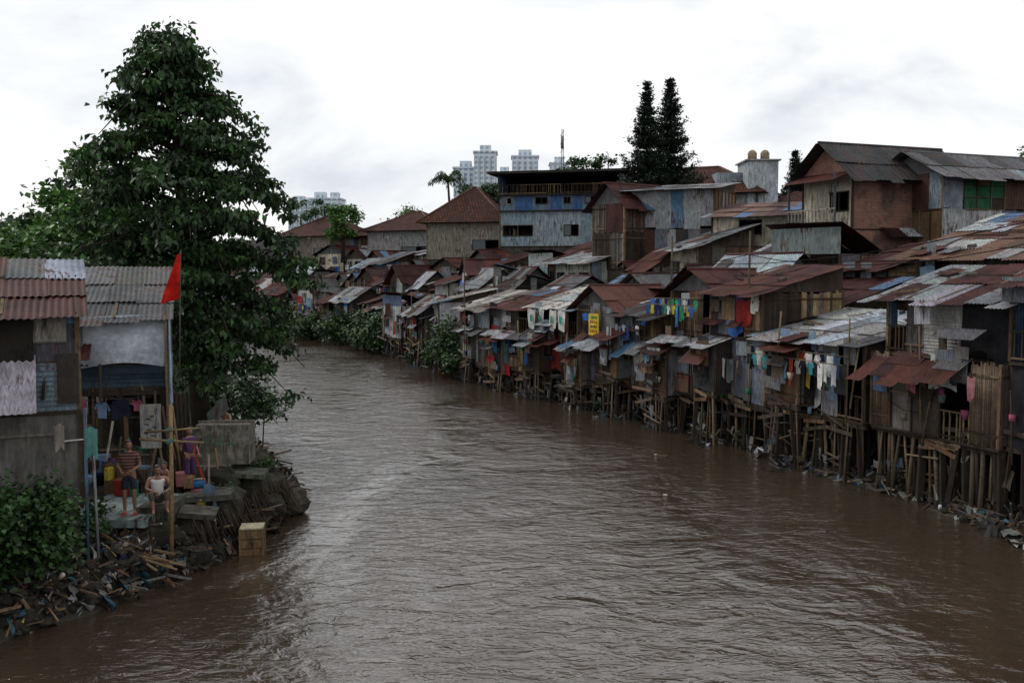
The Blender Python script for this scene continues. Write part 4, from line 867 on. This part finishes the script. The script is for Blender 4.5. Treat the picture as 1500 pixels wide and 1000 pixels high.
        s0=w+d*.025+a*-.03;hb.tube([s0,s0+d*.03-a*.022+b*.01,s0+d*.055-a*.026+b*.02],[.012,.011,.008],(1,1,1),0,6)
    hb.build('hands',e,[SK]);return e
ST=dict(pel=(0,0,.9),spi=(0,0,1.05),che=(0,0,1.27),nec=(0,.0,1.42),hb=(0,-.005,1.48),head=(0,-.01,1.555),lsh=(.175,0,1.36),rsh=(-.175,0,1.36),lhi=(.09,0,.86),rhi=(-.09,0,.86),
 lkn=(.1,-.03,.47),rkn=(-.1,-.03,.47),lan=(.11,.01,.075),ran=(-.11,.01,.075),lto=(.13,-.14,.035),rto=(-.13,-.14,.035))
m1=dict(ST,lel=(.25,-.02,1.1),lwr=(.1,-.2,1.02),rel=(-.25,-.0,1.1),rwr=(-.12,-.2,1.0),yaw=.5)
STR=flatmat('striped_shirt',(.03,.025,.03),.9,(.22,.09,.06));NAVY=flatmat('navy_shorts',(.015,.018,.035),.9);WHT=flatmat('white_singlet',(.65,.65,.63),.9)
BRN=flatmat('brown_trousers',(.08,.06,.05),.9);PUR=flatmat('purple_dress',(.06,.025,.08),.9);RED=flatmat('red_sandal',(.5,.04,.04),.6)
per=person('standing_man',(-8.6,22.1,1.3),.15,m1,(STR,.75),(NAVY,.85),1.0)
mb=MB()
for s in(-1,1): mb.box((s*.12,-.05,.008),(.045,0,0),(0,.13,0),(0,0,.012),(1,1,1),0)
mb.build('sandals',per,[RED])
SIT=dict(pel=(0,0,.14),spi=(0,-.03,.3),che=(0,-.08,.52),nec=(0,-.1,.67),hb=(0,-.12,.73),head=(0,-.14,.8),lsh=(.175,-.09,.61),rsh=(-.175,-.09,.61),lhi=(.1,-.02,.12),rhi=(-.1,-.02,.12),
 lkn=(.17,-.4,.32),rkn=(-.17,-.4,.34),lan=(.15,-.45,-.06),ran=(-.14,-.47,-.06),lto=(.17,-.6,-.1),rto=(-.16,-.62,-.1),lel=(.3,-.22,.4),lwr=(.14,-.4,.36),rel=(-.26,-.18,.4),rwr=(-.1,-.4,.36),pit=.1)
person('seated_man',(-8.1,22.45,1.45),.45,SIT,(WHT,0),(BRN,1.5),1.0)
person('seated_child',(-8.2,23.5,1.5),-.6,dict(SIT,yaw=.3),None,(NAVY,.8),.8)
person('standing_woman',(-8.15,24.9,1.25),.9,dict(ST,lel=(.24,.05,1.12),lwr=(.2,-.12,.95),rel=(-.24,.05,1.12),rwr=(-.18,-.12,.95)),(PUR,.6),(PUR,1.3),.95)
person('boy',(-7.95,27.35,1.65),-.3,dict(ST,lel=(.28,-.1,1.15),lwr=(.3,-.3,1.22),rel=(-.28,-.1,1.15),rwr=(-.2,-.32,1.2),yaw=.4),None,(NAVY,.8),.85)
e=empty('fishing_stick');mb=MB();mb.tube([(-9.4,37.2,.2),(-9.2,36.6,1.2),(-8.95,36.4,2.2)],[.03,.02,.01],(.05,.04,.03),WOOD,5);mb.build('stick',e)
e=empty('utility_cables');mb=MB()
for (p,q) in [((14,26,7.6),(9,38,7.4)),((13.5,24,8.2),(7,44,7.2)),((9,38,7.4),(-3,62,6.0))]:
    p=Vector(p);q=Vector(q);mb.tube([p.lerp(q,i/8)-Vector((0,0,.9*4*(i/8)*(1-i/8)*.6)) for i in range(9)],.015,(.02,.02,.02),CLOTH,4)
for p in [(14,26),(9,38),(13.5,24),(7,44),(-3,62)]: mb.pole((p[0],p[1],2),(p[0]+.05,p[1],8.3),.05,(.1,.08,.05))
mb.build('cables_and_poles',e)
# ------------------------------------------------------------------ sky, sun, camera
w=bpy.data.worlds.new('World');S.world=w;w.use_nodes=True;nt=w.node_tree;nt.nodes.clear()
out=nt.nodes.new('ShaderNodeOutputWorld');bg=nt.nodes.new('ShaderNodeBackground');sky=nt.nodes.new('ShaderNodeTexSky')
sky.sky_type='NISHITA';sky.sun_disc=False;EL,AZ=48,-62
sky.sun_elevation=math.radians(EL);sky.sun_rotation=math.radians(AZ%360)
tc=nt.nodes.new('ShaderNodeTexCoord')
n1=noise(nt,tc.outputs['Generated'],3.2,6,.55,sc=(1,1,2.6),dist=.4)
cl=ramp(nt,n1,[(.33,(7.5,7.9,8.6)),(.43,(9.6,9.8,10.0)),(.52,(11.0,11.0,11.0))])
cc=mixc(nt,.93,sky.outputs[0],cl);nt.links.new(cc,bg.inputs[0]);bg.inputs[1].default_value=.1;nt.links.new(bg.outputs[0],out.inputs[0])
sl=bpy.data.lights.new('sun','SUN');sl.energy=1.35;sl.angle=math.radians(12);sl.color=(1,.96,.9);so=bpy.data.objects.new('sun',sl);COL.objects.link(so)
sv=Vector((math.sin(math.radians(AZ))*math.cos(math.radians(EL)),math.cos(math.radians(AZ))*math.cos(math.radians(EL)),math.sin(math.radians(EL))))
so.rotation_euler=sv.to_track_quat('Z','Y').to_euler()
cam=bpy.data.cameras.new('camera');co=bpy.data.objects.new('camera',cam);COL.objects.link(co)
cam.lens=35;cam.sensor_width=36;cam.clip_end=6000;co.location=(0,0,6.7);co.rotation_euler=(math.radians(90-3.92),0,0);S.camera=co
S.view_settings.view_transform='Standard';S.view_settings.look='None';S.view_settings.exposure=0
print('OBJ',len(bpy.data.objects))
